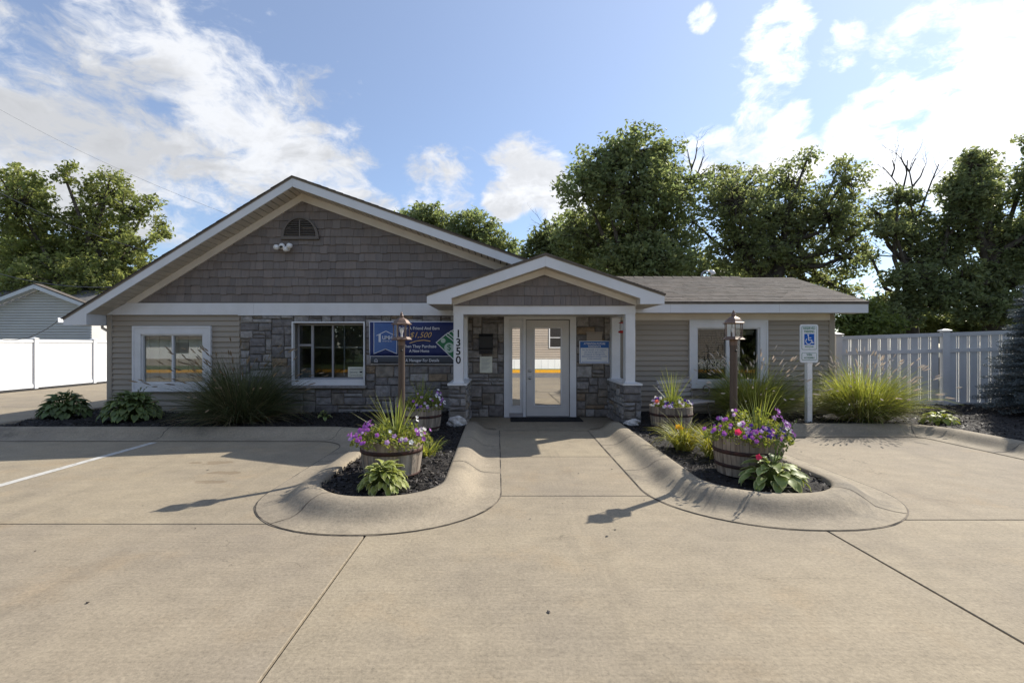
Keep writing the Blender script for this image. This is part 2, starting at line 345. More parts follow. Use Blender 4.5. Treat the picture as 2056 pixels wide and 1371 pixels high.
class MB:
    def __init__(s): s.v = []; s.f = []; s.m = []
    def add(s, vs, fs, m=0):
        b = len(s.v); s.v += [tuple(x) for x in vs]; s.f += [[b+i for i in f] for f in fs]; s.m += [m]*len(fs); return s
    def box(s, x0, x1, y0, y1, z0, z1, m=0):
        v = [(x0,y0,z0),(x1,y0,z0),(x1,y1,z0),(x0,y1,z0),(x0,y0,z1),(x1,y0,z1),(x1,y1,z1),(x0,y1,z1)]
        return s.add(v, [(0,3,2,1),(4,5,6,7),(0,1,5,4),(1,2,6,5),(2,3,7,6),(3,0,4,7)], m)
    def cbox(s, x0, x1, y0, y1, z0, z1, c=.008, m=0):
        # box with chamfered vertical front edges
        v = [(x0+c,y0,z0),(x1-c,y0,z0),(x1,y0+c,z0),(x1,y1,z0),(x0,y1,z0),(x0,y0+c,z0)]
        n = 6; v += [(a, b, z1) for a, b, _ in v]
        fs = [tuple(range(n))[::-1], tuple(range(n, 2*n))] + [(i, (i+1) % n, n+(i+1) % n, n+i) for i in range(n)]
        return s.add(v, fs, m)
    def prism(s, poly, y0, y1, m=0):
        # poly in XZ (counter-clockwise seen from -Y), extruded along Y
        n = len(poly); a = sum(poly[i][0]*poly[(i+1) % n][1]-poly[(i+1) % n][0]*poly[i][1] for i in range(n))
        if a < 0: poly = poly[::-1]
        y = (lambda q, p: q(p) if callable(q) else q)
        v = [(p[0], y(y0, p), p[1]) for p in poly] + [(p[0], y(y1, p), p[1]) for p in poly]
        return s.add(v, [tuple(range(n)), tuple(range(2*n-1, n-1, -1))] + [(i, n+i, n+(i+1) % n, (i+1) % n) for i in range(n)], m)
    def prismX(s, poly, x0, x1, m=0):
        # poly in YZ extruded along X
        n = len(poly); a = sum(poly[i][0]*poly[(i+1) % n][1]-poly[(i+1) % n][0]*poly[i][1] for i in range(n))
        if a < 0: poly = poly[::-1]
        v = [(x1, p[0], p[1]) for p in poly] + [(x0, p[0], p[1]) for p in poly]
        return s.add(v, [tuple(range(n)), tuple(range(2*n-1, n-1, -1))] + [(i, n+i, n+(i+1) % n, (i+1) % n) for i in range(n)], m)
    def tube(s, pts, rad, n=8, m=0, cap=True):
        pts = [Vector(p) for p in pts]; rad = rad if isinstance(rad, (list, tuple)) else [rad]*len(pts); b = len(s.v); k = len(pts)
        up = None
        for i, p in enumerate(pts):
            d = (pts[min(i+1, k-1)]-pts[max(i-1, 0)]); d = d.normalized() if d.length > 1e-9 else Vector((0, 0, 1))
            if up is None: up = d.orthogonal().normalized()
            up = (up - d*up.dot(d)); up = up.normalized() if up.length > 1e-6 else d.orthogonal().normalized()
            w = d.cross(up)
            for j in range(n):
                a = 2*math.pi*j/n; s.v.append(tuple(p + (up*math.cos(a)+w*math.sin(a))*rad[i]))
        for i in range(k-1):
            for j in range(n):
                s.f.append([b+i*n+j, b+i*n+(j+1) % n, b+(i+1)*n+(j+1) % n, b+(i+1)*n+j]); s.m.append(m)
        if cap:
            s.f.append([b+j for j in range(n)][::-1]); s.m.append(m); s.f.append([b+(k-1)*n+j for j in range(n)]); s.m.append(m)
        return s
    def lathe(s, prof, n=16, cx=0, cy=0, m=0, phase=0.):
        b = len(s.v)
        for r, z in prof:
            for j in range(n):
                a = 2*math.pi*j/n+phase; s.v.append((cx+r*math.cos(a), cy+r*math.sin(a), z))
        for i in range(len(prof)-1):
            for j in range(n):
                s.f.append([b+i*n+j, b+i*n+(j+1) % n, b+(i+1)*n+(j+1) % n, b+(i+1)*n+j]); s.m.append(m)
        return s
    def ball(s, c, r, n=10, k=6, m=0, sz=(1, 1, 1)):
        b = len(s.v)
        for i in range(k+1):
            t = math.pi*i/k
            for j in range(n):
                a = 2*math.pi*j/n; s.v.append((c[0]+r*sz[0]*math.sin(t)*math.cos(a), c[1]+r*sz[1]*math.sin(t)*math.sin(a), c[2]+r*sz[2]*math.cos(t)))
        for i in range(k):
            for j in range(n):
                s.f.append([b+i*n+j, b+(i+1)*n+j, b+(i+1)*n+(j+1) % n, b+i*n+(j+1) % n]); s.m.append(m)
        return s
    def mesh(s, name, mats, smooth=False): return fast_mesh(name, s.v, s.f, mats, smooth, s.m)
    def obj(s, name, mats, parent=None, smooth=False, world=True):
        o = bpy.data.objects.new(name, s.mesh(name, mats, smooth)); link(o, parent, world); return o
def tag(o, label=None, cat=None, group=None, kind=None):
    if label: o['label'] = label
    if cat: o['category'] = cat
    if group: o['group'] = group
    if kind: o['kind'] = kind
    return o
def thing(name, label, cat, loc=(0, 0, 0), rz=0., group=None):
    o = bpy.data.objects.new(name, None); o.empty_display_size = .2; COL.objects.link(o); o.location = loc; o.rotation_euler = (0, 0, rz)
    return tag(o, label, cat, group)
def inst(me, name, parent, loc, rot=(0, 0, 0), scale=1.0, world=True):
    o = bpy.data.objects.new(name, me)
    o.location = loc
    if isinstance(rot, Matrix): o.rotation_euler = rot.to_euler()
    else: o.rotation_euler = rot
    o.scale = (scale,)*3 if not isinstance(scale, (tuple, list)) else scale
    link(o, parent, world); return o
def text(body, size, m, parent, loc, align='CENTER', shear=0., width=None, name='lettering', space=1.0, bold=0.):
    cu = bpy.data.curves.new('tmp_text', 'FONT'); cu.body = body; cu.size = size; cu.align_x = align; cu.align_y = 'CENTER'
    cu.shear = shear; cu.extrude = .0008; cu.resolution_u = 3; cu.space_character = space; cu.offset = bold
    to = bpy.data.objects.new('tmp_text', cu); me = bpy.data.meshes.new_from_object(to)
    bpy.data.objects.remove(to); bpy.data.curves.remove(cu)
    me.name = name; me.materials.clear(); me.materials.append(m)
    o = bpy.data.objects.new(name, me); o.location = loc; o.rotation_euler = (R(90), 0, 0)
    if width:
        xs = [v.co.x for v in me.vertices]; w = max(xs)-min(xs); s = width/w
        o.scale = (s, 1, 1)
    link(o, parent, True); return o
def walls(mb, x0, x1, z0, z1, y0, y1, holes):
    xs = sorted({x0, x1, *[h[0] for h in holes], *[h[1] for h in holes]}); xs = [x for x in xs if x0 <= x <= x1]
    for a, b in zip(xs[:-1], xs[1:]):
        cuts = sorted([(max(h[2], z0), min(h[3], z1)) for h in holes if h[0] <= a+1e-6 and h[1] >= b-1e-6]); z = z0
        for c, d in cuts:
            if c > z+1e-6: mb.box(a, b, y0, y1, z, c)
            z = max(z, d)
        if z < z1-1e-6: mb.box(a, b, y0, y1, z, z1)
    return mb
def clip_poly(poly, a, b, c):
    # keep a*x + b*z <= c
    out = []
    for i in range(len(poly)):
        p, q = poly[i], poly[(i+1) % len(poly)]; dp = a*p[0]+b*p[1]-c; dq = a*q[0]+b*q[1]-c
        if dp <= 0: out.append(p)
        if (dp < 0 < dq) or (dq < 0 < dp):
            t = dp/(dp-dq); out.append((p[0]+(q[0]-p[0])*t, p[1]+(q[1]-p[1])*t))
    return out
def area(poly): return abs(sum(poly[i][0]*poly[(i+1) % len(poly)][1]-poly[(i+1) % len(poly)][0]*poly[i][1] for i in range(len(poly))))/2

# ================================================================== GROUND
def struct(name, mb, m, parent=None, smooth=False):
    o = mb.obj(name, m, parent, smooth)
    if parent is None: o['kind'] = 'structure'
    return o
struct('ground', MB().add([(-400,-400,-.045),(400,-400,-.045),(400,400,-.045),(-400,400,-.045)], [(0,1,2,3)]), M_ground)
pave = bpy.data.objects.new('pavement', None); COL.objects.link(pave); pave['kind'] = 'structure'; pave['label'] = 'sunlit concrete parking lot with joints'
G = .0075
slabs = [(-9.4,-4.86,-2.4,4.24),(-4.86,-1.1,-2.4,4.24),(-9.4,-1.1,4.24,8.35),(-1.1,2.66,-2.4,5.03),(-1.1,2.66,5.03,6.80),(-1.1,2.66,6.80,8.86),
         (2.66,6.42,-2.4,4.34),(2.66,7.3,4.34,8.5),(6.42,7.3,-2.4,4.34),(-16.3,-9.4,-2.4,4.24),(-16.3,-9.4,4.24,8.35),(-16.3,-9.0,8.35,12.2),(-16.3,-9.0,12.2,16.5),(-16.3,-9.0,16.5,30)]
for x0, x1, y0, y1 in slabs:
    mb = MB(); c = .004; x0 += G; x1 -= G; y0 += G; y1 -= G
    v = [(x0,y0,-.04),(x1,y0,-.04),(x1,y1,-.04),(x0,y1,-.04),(x0,y0,-c),(x1,y0,-c),(x1,y1,-c),(x0,y1,-c),(x0+c,y0+c,0),(x1-c,y0+c,0),(x1-c,y1-c,0),(x0+c,y1-c,0)]
    mb.add(v, [(0,1,5,4),(1,2,6,5),(2,3,7,6),(3,0,4,7),(4,5,9,8),(5,6,10,9),(6,7,11,10),(7,4,8,11),(8,9,10,11)])
    mb.obj('slab', M_conc, pave)
struct('road', MB().box(-60,60,-6.6,-2.42,-.04,-.004), M_asph)
# dark joints' bed
struct('joint_bed', MB().add([(-16.3,-2.4,-.03),(7.3,-2.4,-.03),(7.3,8.86,-.03),(-16.3,8.86,-.03)], [(0,1,2,3)]), mat('joint_dark', (.030, .027, .024), (.06, .05, .042), vscale=5, rough=.95))

def round_path(pts, step=.07):
    out = []
    for i, (x, y, r) in enumerate(pts):
        p = Vector((x, y))
        if r == 0 or i in (0, len(pts)-1): out.append(p); continue
        a = (Vector(pts[i-1][:2])-p).normalized(); b = (Vector(pts[i+1][:2])-p).normalized(); ang = a.angle(b)
        t = r/math.tan(ang/2); p0 = p+a*t; p1 = p+b*t; c = p+(a+b).normalized()*(r/math.sin(ang/2))
        a0 = math.atan2(*(p0-c).yx); a1 = math.atan2(*(p1-c).yx); da = (a1-a0+math.pi) % (2*math.pi)-math.pi
        n = max(6, int(abs(da)*r/step))
        out += [c+Vector((math.cos(a0+da*k/n), math.sin(a0+da*k/n)))*r for k in range(n+1)]
    # subdivide long straights
    res = [out[0]]
    for q in out[1:]:
        d = (q-res[-1]).length; k = max(1, int(d/.25)); s = res[-1]
        for j in range(1, k+1): res.append(s+(q-s)*j/k)
    return res
PROF = [(-.02,.06),(0,.138),(.03,.147),(.09,.150),(.15,.143),(.20,.122),(.25,.088),(.30,.052),(.35,.026),(.40,.014),(.48,.009),(.575,.007)]
def normals(path, side):
    ns = []
    for i, p in enumerate(path):
        d = (path[min(i+1, len(path)-1)]-path[max(i-1, 0)]).normalized(); ns.append(Vector((-d.y, d.x))*side)
    return ns
def sweep(path, ns, prof, m, name, parent=None, smooth=True, jit=0):
    k = len(prof); rs = random.Random(5)
    V = [];
    for p, n in zip(path, ns):
        j = rs.gauss(0, jit)
        for d, z in prof: V.append((p.x+n.x*(d+j), p.y+n.y*(d+j), z))
    F = []
    for i in range(len(path)-1):
        for j in range(k-1): F.append([i*k+j, (i+1)*k+j, (i+1)*k+j+1, i*k+j+1])
    F.append(list(range(k))); F.append([(len(path)-1)*k+j for j in range(k)])
    me = fast_mesh(name, V, F, m, smooth); o = bpy.data.objects.new(name, me); link(o, parent); return o
def kerb(name, label, pts, side, cracks):
    path = round_path(pts); ns = normals(path, side)
    o = sweep(path, ns, PROF, M_kerb, name); o['kind'] = 'structure'; o['label'] = label
    sweep(path, ns, [(.577,.0045),(.589,.0045)], M_joint, 'joint', o, False, .0016)
    L = [0]
    for a, b in zip(path[:-1], path[1:]): L.append(L[-1]+(b-a).length)
    rs = random.Random(int(L[-1]*10))
    for s in cracks:
        i = min(range(len(L)), key=lambda q: abs(L[q]-s)); p, n = path[i], ns[i]; tvec = Vector((n.y, -n.x)); V = []; F = []
        for q, (d, z) in enumerate(PROF[1:]):
            j = rs.gauss(0, .006); w = .004+rs.random()*.004
            for sg in (-1, 1): V.append((p.x+n.x*d+tvec.x*(j+sg*w), p.y+n.y*d+tvec.y*(j+sg*w), z+.0025))
            if q: F.append([2*q-2, 2*q-1, 2*q+1, 2*q])
        oo = bpy.data.objects.new('crack', fast_mesh('crack', V, F, M_joint)); link(oo, o)
    return path, ns
KL = [(-.64,9.02,0),(-.59,4.56,.56),(-1.83,4.56,.56),(-1.83,8.45,1.15),(-8.85,8.45,.45),(-8.85,20,0)]
KR = [(2.10,9.02,0),(2.03,4.66,.60),(3.36,4.66,.60),(3.36,8.80,1.15),(7.50,8.80,.75),(7.50,-2.4,0)]
pathL, nsL = kerb('kerb', 'rolled concrete kerb round the bed with the tall gable behind', KL, 1, [1.6, 3.2, 5.25, 7.0, 9.4, 12.4, 15.4, 17.])
pathR, nsR = kerb('kerb', 'rolled concrete kerb round the bed with the parking sign', KR, -1, [1.5, 3.1, 5.3, 7.2, 9.6, 12.6, 14.4, 16.4])

# mulch beds
def in_poly(poly, X, Y):
    ins = np.zeros(X.shape, bool); n = len(poly)
    for i in range(n):
        x0, y0 = poly[i]; x1, y1 = poly[(i+1) % n]
        c = ((y0 > Y) != (y1 > Y)) & (X < (x1-x0)*(Y-y0)/((y1-y0) if y1 != y0 else 1e-9)+x0); ins ^= c
    return ins
def hnoise(X, Y):
    return .012*np.sin(X*3.1+Y*1.7)+.010*np.sin(X*7.3-Y*5.1+1)+.006*np.sin(X*17+Y*13)
def mulch(label, poly, seed, chips, near, rise=lambda X, Y: 0*X):
    rs = np.random.RandomState(seed); P = np.array(poly); x0, y0 = P.min(0); x1, y1 = P.max(0); st = .06
    gx = np.arange(x0-.06, x1+.06, st); gy = np.arange(y0-.06, y1+.06, st); X, Y = np.meshgrid(gx, gy)
    grow = np.zeros(X.shape, bool)
    for dx, dy in ((0,0),(.05,0),(-.05,0),(0,.05),(0,-.05)): grow |= in_poly(poly, X+dx, Y+dy)
    Z = .105+hnoise(X, Y)+rs.normal(0, .006, X.shape)+rise(X, Y)
    idx = -np.ones(X.shape, int); idx[grow] = np.arange(grow.sum()); V = np.stack([X[grow], Y[grow], Z[grow]], 1)
    a, b, c, d = idx[:-1,:-1], idx[:-1,1:], idx[1:,1:], idx[1:,:-1]; ok = (a >= 0) & (b >= 0) & (c >= 0) & (d >= 0)
    o = bpy.data.objects.new('mulch', fast_mesh('mulch', V, np.stack([a[ok], b[ok], c[ok], d[ok]], 1), M_mulch)); link(o)
    tag(o, label, 'mulch', kind='stuff')
    # loose bark chips
    n = chips*3; cx = rs.uniform(x0, x1, n); cy = y0+(y1-y0)*rs.random_sample(n)**near; k = in_poly(poly, cx, cy); cx, cy = cx[k][:chips], cy[k][:chips]; n = len(cx)
    cz = .118+hnoise(cx, cy)+rs.uniform(0, .014, n)+rise(cx, cy)
    az = rs.uniform(0, 6.283, n); pit = rs.normal(0, .35, n); L = rs.uniform(.012, .034, n); Wd = rs.uniform(.004, .011, n)
    d = np.stack([np.cos(az)*np.cos(pit), np.sin(az)*np.cos(pit), np.sin(pit)], 1); rl = rs.normal(0, .6, n)
    s = np.stack([-np.sin(az)*np.cos(rl), np.cos(az)*np.cos(rl), np.sin(rl)], 1); C = np.stack([cx, cy, cz], 1)
    V = np.stack([C-d*L[:,None]-s*Wd[:,None], C+d*L[:,None]-s*Wd[:,None]*.6, C+d*L[:,None]*.9+s*Wd[:,None], C-d*L[:,None]*.8+s*Wd[:,None]*.8], 1).reshape(-1, 3)
    oo = bpy.data.objects.new('bark_chips', fast_mesh('bark_chips', V, np.arange(4*n).reshape(-1, 4), M_chip)); link(oo, o); oo['kind'] = 'stuff'
polyL = [tuple(p) for p in pathL]+[(-8.29,20),(-8.29,10.5),(-.98,10.5),(-.98,9.05)]
polyR = [tuple(p) for p in pathR]+[(14,-2.4),(14,11.6),(6.96,12),(6.96,10.5),(2.53,10.5),(2.53,9.05)]
mulch('black mulch in the bed under the tall gable', polyL, 1, 16000, 1.5)
mulch('black mulch in the bed with the parking sign and spruce', polyR, 2, 24000, 1.3, lambda X, Y: .05*np.clip((X-8)/3, 0, 1))

# painted stall line
MBl = MB().add([(-5.50,3.6,.004),(-5.39,3.6,.004),(-5.39,7.78,.004),(-5.50,7.78,.004)], [(0,1,2,3)])
o = MBl.obj('stall_line', M_line, pave)
# litter on the concrete
rs = random.Random(4); mb = MB()
spots = [(rs.uniform(-4, 5), rs.uniform(2.3, 8.3)) for _ in range(34)]+[(1.30,6.3),(1.34,6.1),(3.4,4.35),(3.5,4.3),(3.62,4.2),(.9,5.9),(3.3,3.9)]
for x, y in spots:
    s = rs.uniform(.006, .016); a = rs.uniform(0, 6.28); e = rs.uniform(.3, 1)
    z = .004 if not (-2.4 < x < 0 or 1.45 < x < 3.95) else None
    if z is None: continue
    mb.add([(x+s*math.cos(a+q)*(1 if j % 2 else e), y+s*math.sin(a+q), z+.003*(j % 2)) for j, q in enumerate((0, 1.3, 2.8, 4.2, 5.3))], [(0, 1, 2, 3, 4)])
tag(mb.obj('leaf_litter', M_chip), 'small dark leaf and bark bits lying on the concrete', 'litter', kind='stuff')

# ================================================================== HOUSE
house = thing('office_building', 'single storey taupe sided office with stone front, big gable and white gabled porch', 'building', (0, 10.5, 0))
H_W1 = (-7.56,-6.25,.71,1.75); H_W2 = (-4.36,-2.92,.72,1.97); H_D = (.14,1.41,.0,2.06); H_W3 = (4.05,5.40,.76,1.93)
mb = MB(); walls(mb, -5.5, 2.40, 0, 2.42, 10.47, 10.62, [H_W2, H_D]); stonew = mb.obj('stone_wall', M_mortar, house)
mb = MB(); walls(mb, -8.29, -5.5, 0, 2.42, 10.475, 10.62, [H_W1]); sidL = mb.obj('siding_wall', M_siding, house)
mb = MB(); walls(mb, 2.40, 6.96, 0, 2.30, 10.475, 10.62, [H_W3]); sidR = mb.obj('siding_wall', M_siding, house)
MB().box(-8.29,-8.17,10.62,17.6,0,2.42).box(6.84,6.96,10.62,15.0,0,2.30).box(-8.29,6.96,17.6,17.7,0,2.42).obj('side_wall', M_siding, house)
MB().box(-8.17,6.84,14.0,14.1,.02,2.40).box(-5.2,-5.1,10.62,14,.02,2.4).box(2.7,2.8,10.62,14,.02,2.4).obj('interior_wall', M_intw, house)
MB().box(-8.17,6.84,10.62,17.6,2.35,2.44).obj('ceiling', M_intw, house)
MB().box(-8.17,6.84,10.62,17.6,-.02,.03).obj('interior_floor', M_dark, house)

# stones --------------------------------------------------------
stone_cache = {}
def stone_mesh(w, h, v):
    key = (round(w, 3), round(h, 3), v)
    if key in stone_cache: return stone_cache[key]
    r = random.Random(hash(key) & 0xffff); g = .007; j = lambda s: r.uniform(-s, s); a, b = w/2-g, h/2-g
    back = [(-a,0,-b),(a,0,-b),(a,0,b),(-a,0,b)]
    mid = [(x+j(.006), -.022+j(.004), z+j(.006)) for x, _, z in back]
    # eight point front rim for an uneven face
    ia, ib = a-.016, b-.014
    fr = [(-ia+j(.009),-.036+j(.009),-ib+j(.007)),(j(.03),-.042+j(.008),-ib+j(.007)),(ia+j(.009),-.036+j(.009),-ib+j(.007)),(ia+j(.006),-.040+j(.008),j(.02)),
          (ia+j(.009),-.036+j(.009),ib+j(.007)),(j(.03),-.042+j(.008),ib+j(.007)),(-ia+j(.009),-.036+j(.009),ib+j(.007)),(-ia+j(.006),-.040+j(.008),j(.02))]
    ce = [(j(.03),-.048+j(.009),j(.02))]
    V = back+mid+fr+ce; F = []
    for i in range(4): F.append([i, (i+1) % 4, 4+(i+1) % 4, 4+i])
    for i in range(4):
        m0, m1 = 4+i, 4+(i+1) % 4; f0, f1, f2 = 8+2*i, 8+2*i+1, 8+(2*i+2) % 8
        F += [[m0, m1, f2, f1, f0]]
    for i in range(8): F.append([8+i, 8+(i+1) % 8, 16])
    me = fast_mesh('stone', V, F, M_stone); stone_cache[key] = me; return me
def stones(parent, ox, oy, oz, ang, wid, hei, holes, cw, ch, seed, wr=(3, 8), hr=(1, 3)):
    r = random.Random(seed); nx, nz = max(1, round(wid/cw)), max(1, round(hei/ch)); cw, ch = wid/nx, hei/nz; occ = [[False]*nx for _ in range(nz)]
    for h in holes:
        for k in range(nz):
            for i in range(nx):
                cx, cz = ox+(i+.5)*cw, oz+(k+.5)*ch
                if h[0] < cx < h[1] and h[2] < cz < h[3]: occ[k][i] = True
    ca, sa = math.cos(ang), math.sin(ang); n = 0
    for k in range(nz):
        i = 0
        while i < nx:
            if occ[k][i]: i += 1; continue
            run = 0
            while i+run < nx and not occ[k][i+run]: run += 1
            w = r.randint(*wr); h = r.choices(range(hr[0], hr[1]+1), weights=[4, 5, 3, 1][:hr[1]-hr[0]+1])[0]
            if h >= 3: w = max(w, 4)
            if h == 1: w = max(w, 3)
            if run-w < 2: w = run if run <= wr[1]+1 else run//2
            w = min(w, run)
            hh = 1
            while hh < h and k+hh < nz and not any(occ[k+hh][i+q] for q in range(w)): hh += 1
            for a in range(hh):
                for q in range(w): occ[k+a][i+q] = True
            u, z = (i+w/2)*cw, oz+(k+hh/2)*ch
            inst(stone_mesh(w*cw, hh*ch, r.randint(0, 2)), 'stone', parent, (ox+ca*u+sa*(pr := r.uniform(-.004, .020)), oy+sa*u-ca*pr, z), (0, 0, ang)); n += 1; i += w
    return n
ns_ = stones(stonew, -5.5, 10.475, .02, 0, 7.9, 2.13, [(-4.41,-2.87,.60,2.02), (.02,1.55,0,2.3)], .066, .0825, 11, (3, 7), (1, 3))
# lap siding ----------------------------------------------------
def lap(parent, segs, z0, z1, ex, y, seed):
    z = z0
    while z < z1-.02:
        t = min(z+ex, z1)
        for a, b, h0, h1 in segs:
            # drop boards across an opening
            spans = [(a, b)]
            if h0 is not None and t > h0[2] and z < h0[3]: spans = [(a, h0[0]), (h0[1], b)]
            for s0, s1 in spans:
                MB().prismX([(y, z), (y-.030, z), (y-.030, z+.012), (y-.003, t-.001), (y, t-.001)], s0, s1).obj('board', M_siding, parent)
        z += ex
lap(sidL, [(-8.20,-5.52,(-7.70,-6.13,.58,1.88),None)], .03, 2.15, .1115, 10.475, 1)
lap(sidR, [(2.56,6.86,(3.94,5.51,.65,2.03),None)], .03, 2.08, .1065, 10.475, 2)
MB().cbox(-8.30,-8.19,10.435,10.62,.0,2.16).obj('corner_post', M_siding, house)
MB().cbox(6.85,6.97,10.435,10.62,.0,2.16).obj('corner_post', M_siding, house)

# gable with shakes --------------------------------------------
AX, AZ, ML, MR = -4.20, 4.88, .619, .354
YF = 9.97
def gl(x, top): return top-(ML*(AX-x) if x < AX else MR*(x-AX))
gable = MB().prism([(-8.1,2.40),(1.6,2.40),(1.6,gl(1.6,4.60)),(AX,4.60),(-7.75,2.40)], 10.47, 10.60).obj('gable_wall', M_shake, house)
r = random.Random(8); z = 2.425; row = 0; EXP = .172; cnt = 0
while z < 4.6:
    x = -8.2+r.uniform(-.1, 0)
    while x < .75:
        w = r.choice([.115,.14,.165,.19,.215,.245]); dz = r.choice([0,0,-.010,.008,-.016]) if row else 0
        poly = [(x+.002, z+dz), (x+w-.002, z+dz+r.uniform(-.002,.002)), (x+w-.002, z+EXP+.03), (x+.002, z+EXP+.03)]
        poly = clip_poly(poly, -ML, 1, 4.56-ML*AX*1.0) if True else poly   # left rake: z <= 4.56 + ML*(x-AX)
        poly = clip_poly(poly, MR, 1, 4.56+MR*AX)
        if len(poly) >= 3 and area(poly) > .002:
            z0_ = z
            MB().prism(poly, lambda p, z0_=z0_: 10.470-.036+.032*(p[1]-z0_)/(EXP+.03), 10.472).obj('shingle', M_shake, gable); cnt += 1
        x += w
    z += EXP; row += 1
MB().box(-7.9,-.2,10.425,10.47,2.405,2.428).obj('starter_strip', M_vent, gable)
# half round louvred vent
vx, vz = (603-1009)*.01043, 1.52+(693-481)*.01043; VR = .40; vent = None
mb = MB(); arc = [(vx+VR*math.cos(a), vz+VR*1.16*math.sin(a)) for a in [math.pi*i/18 for i in range(19)]]; inn = [(vx+.335*math.cos(a), vz+.055+.355*1.08*math.sin(a)) for a in [math.pi*i/18 for i in range(19)]]
for i in range(18): mb.prism([arc[i], arc[i+1], inn[i+1], inn[i]], 10.385, 10.45)
mb.prism([(vx-VR,vz),(vx+VR,vz),(vx+.335,vz+.055),(vx-.335,vz+.055)], 10.385, 10.45)
vent = mb.obj('gable_vent', M_vent, house)
MB().prism([arc[0]]+arc[1:], 10.44, 10.455).obj('vent_back', M_dark, vent)
for k in range(8):
    zz = vz+.062+k*.046; hw = .335*math.sqrt(max(0, 1-((zz+.02-vz-.055)/(.383))**2))
    if hw > .05: MB().prismX([(10.395,zz),(10.435,zz+.034),(10.441,zz+.030),(10.401,zz-.004)], vx-hw, vx+hw).obj('slat', M_vent, vent)
MB().box(vx-.012,vx+.012,10.388,10.395,vz+.05,vz+.40).obj('vent_bar', M_vent, vent)

# main roof, fascia, frieze, soffit ----------------------------
EYS = 10.08; EL = -8.77; ERX = .95
roof = MB().prism([(EL-.02,gl(EL-.02,AZ)),(AX,AZ),(AX,AZ+.018),(EL-.03,gl(EL-.03,AZ)+.018)], 9.925, 17.95).prism([(AX,AZ),(ERX,gl(ERX,AZ)),(ERX,gl(ERX,AZ)+.018),(AX,AZ+.018)], 9.925, 17.95).obj('roof', M_roof, house)
mb = MB(); rr = random.Random(3)
for sgn, x_end, m_ in ((-1, EL-.03, ML), (1, ERX, MR)):
    n = 34 if sgn < 0 else 36
    for i in range(n):
        a = AX+(x_end-AX)*i/n; b = AX+(x_end-AX)*(i+1.12)/n; t = rr.uniform(.002,.007)
        mb.prism([(a,gl(a,AZ)+.019),(b,gl(b,AZ)+.019+t),(b,gl(b,AZ)+.019+t+.005),(a,gl(a,AZ)+.022)], 9.915+rr.uniform(-.006,.006), 10.25)
mb.obj('edge_shingles', M_roof, roof)
TH = .195
fas = MB().prism([(EL,gl(EL,AZ)-.003),(AX,AZ-.003),(AX,AZ-TH),(-8.31,gl(-8.31,AZ)-TH),(-8.31,1.925),(EL,1.925)], YF-.025, YF).obj('rake_fascia', M_fas, house)
MB().prism([(AX+.002,AZ-.003),(ERX,gl(ERX,AZ)-.003),(ERX,gl(ERX,AZ)-TH),(AX+.002,AZ-TH)], YF-.025, YF).obj('rake_fascia', M_fas, house)
MB().prism([(EL-.001,gl(EL,AZ)-.004),(AX,AZ-.002),(AX,AZ-.03),(EL-.001,gl(EL,AZ)-.034)], YF-.033, YF-.0255).prism([(AX,AZ-.002),(ERX,gl(ERX,AZ)-.002),(ERX,gl(ERX,AZ)-.03),(AX,AZ-.03)], YF-.033, YF-.0255).obj('drip_edge', M_roofedge, house)
MB().prism([(EL,gl(EL,AZ)-.02),(-8.312,gl(-8.312,AZ)-.02),(-8.312,1.93),(EL,1.93)], YF+.001, 10.47).obj('eave_return', M_fas, house)
MB().prism([(EL,gl(EL,AZ)-.02),(-8.295,gl(-8.295,AZ)-.02),(-8.295,1.95),(EL,1.95)], 10.475, 17.9).obj('eave_box', M_fas, house)
MB().prism([(EL-.12,1.97),(EL-.02,1.97),(EL-.02,2.07),(EL-.004,2.07),(EL-.004,1.955),(EL-.135,1.955),(EL-.145,2.07),(EL-.13,2.07)], YF+.0, 17.9).obj('gutter', M_fas, house)
MB().tube([(EL-.07,11.0,1.97),(EL-.07,11.0,1.90),(EL+.1,11.02,1.80),(-8.36,11.05,1.72),(-8.34,11.05,.2)], .03, 8).obj('downspout', M_fas, house, True)
sof = MB().prism([(-8.31,gl(-8.31,AZ)-.05),(AX,AZ-.05),(AX,AZ-TH+.02),(-8.31,gl(-8.31,AZ)-TH+.02)], YF+.002, 10.47).prism([(AX,AZ-.05),(ERX,gl(ERX,AZ)-.05),(ERX,gl(ERX,AZ)-TH+.02),(AX,AZ-TH+.02)], YF+.002, 10.47).obj('soffit', M_dark, house)
x = -8.30
while x < ERX-.05:
    b = min(x+.118 if x < AX else x+.13, ERX)
    if x < AX < b: b = AX
    MB().prism([(x+.010,gl(x+.010,AZ)-TH+.018),(b-.010,gl(b-.010,AZ)-TH+.018),(b-.010,gl(b-.010,AZ)-TH-.004),(x+.010,gl(x+.010,AZ)-TH-.004)], YF+.003, 10.465).obj('soffit_panel', M_soffit, sof)
    x = b
FT = AZ-TH+.005; FB = FT-.158
def cut(top): return AX-(top-2.402)/ML
MB().prism([(cut(FT),2.402),(AX,FT),(AX,FB),(cut(FB),2.402)], 10.41, 10.466).obj('rake_frieze', M_bouncetrim, house)
MB().prism([(AX+.002,FT),(ERX,gl(ERX,FT)),(ERX,gl(ERX,FB)),(AX+.002,FB)], 10.41, 10.466).obj('rake_frieze', M_bouncetrim, house)
MB().prism([(-8.31,2.155),(-.92,2.155),(-.92,2.40),(-7.86,2.40),(-8.31,2.155)][:4], 10.405, 10.47).obj('frieze_board', M_white, house)
MB().box(-5.52,-.92,10.395,10.405,2.14,2.165).obj('drip_cap', M_white, house)

for xx in (-5.2,-2.1): MB().box(xx,xx+.002,10.4040,10.405,2.157,2.398).obj('seam', M_vent, house)
for xx in (3.4,5.6): MB().box(xx,xx+.002,EYS-.0060,EYS-.005,2.178,2.35).obj('seam', M_vent, house)
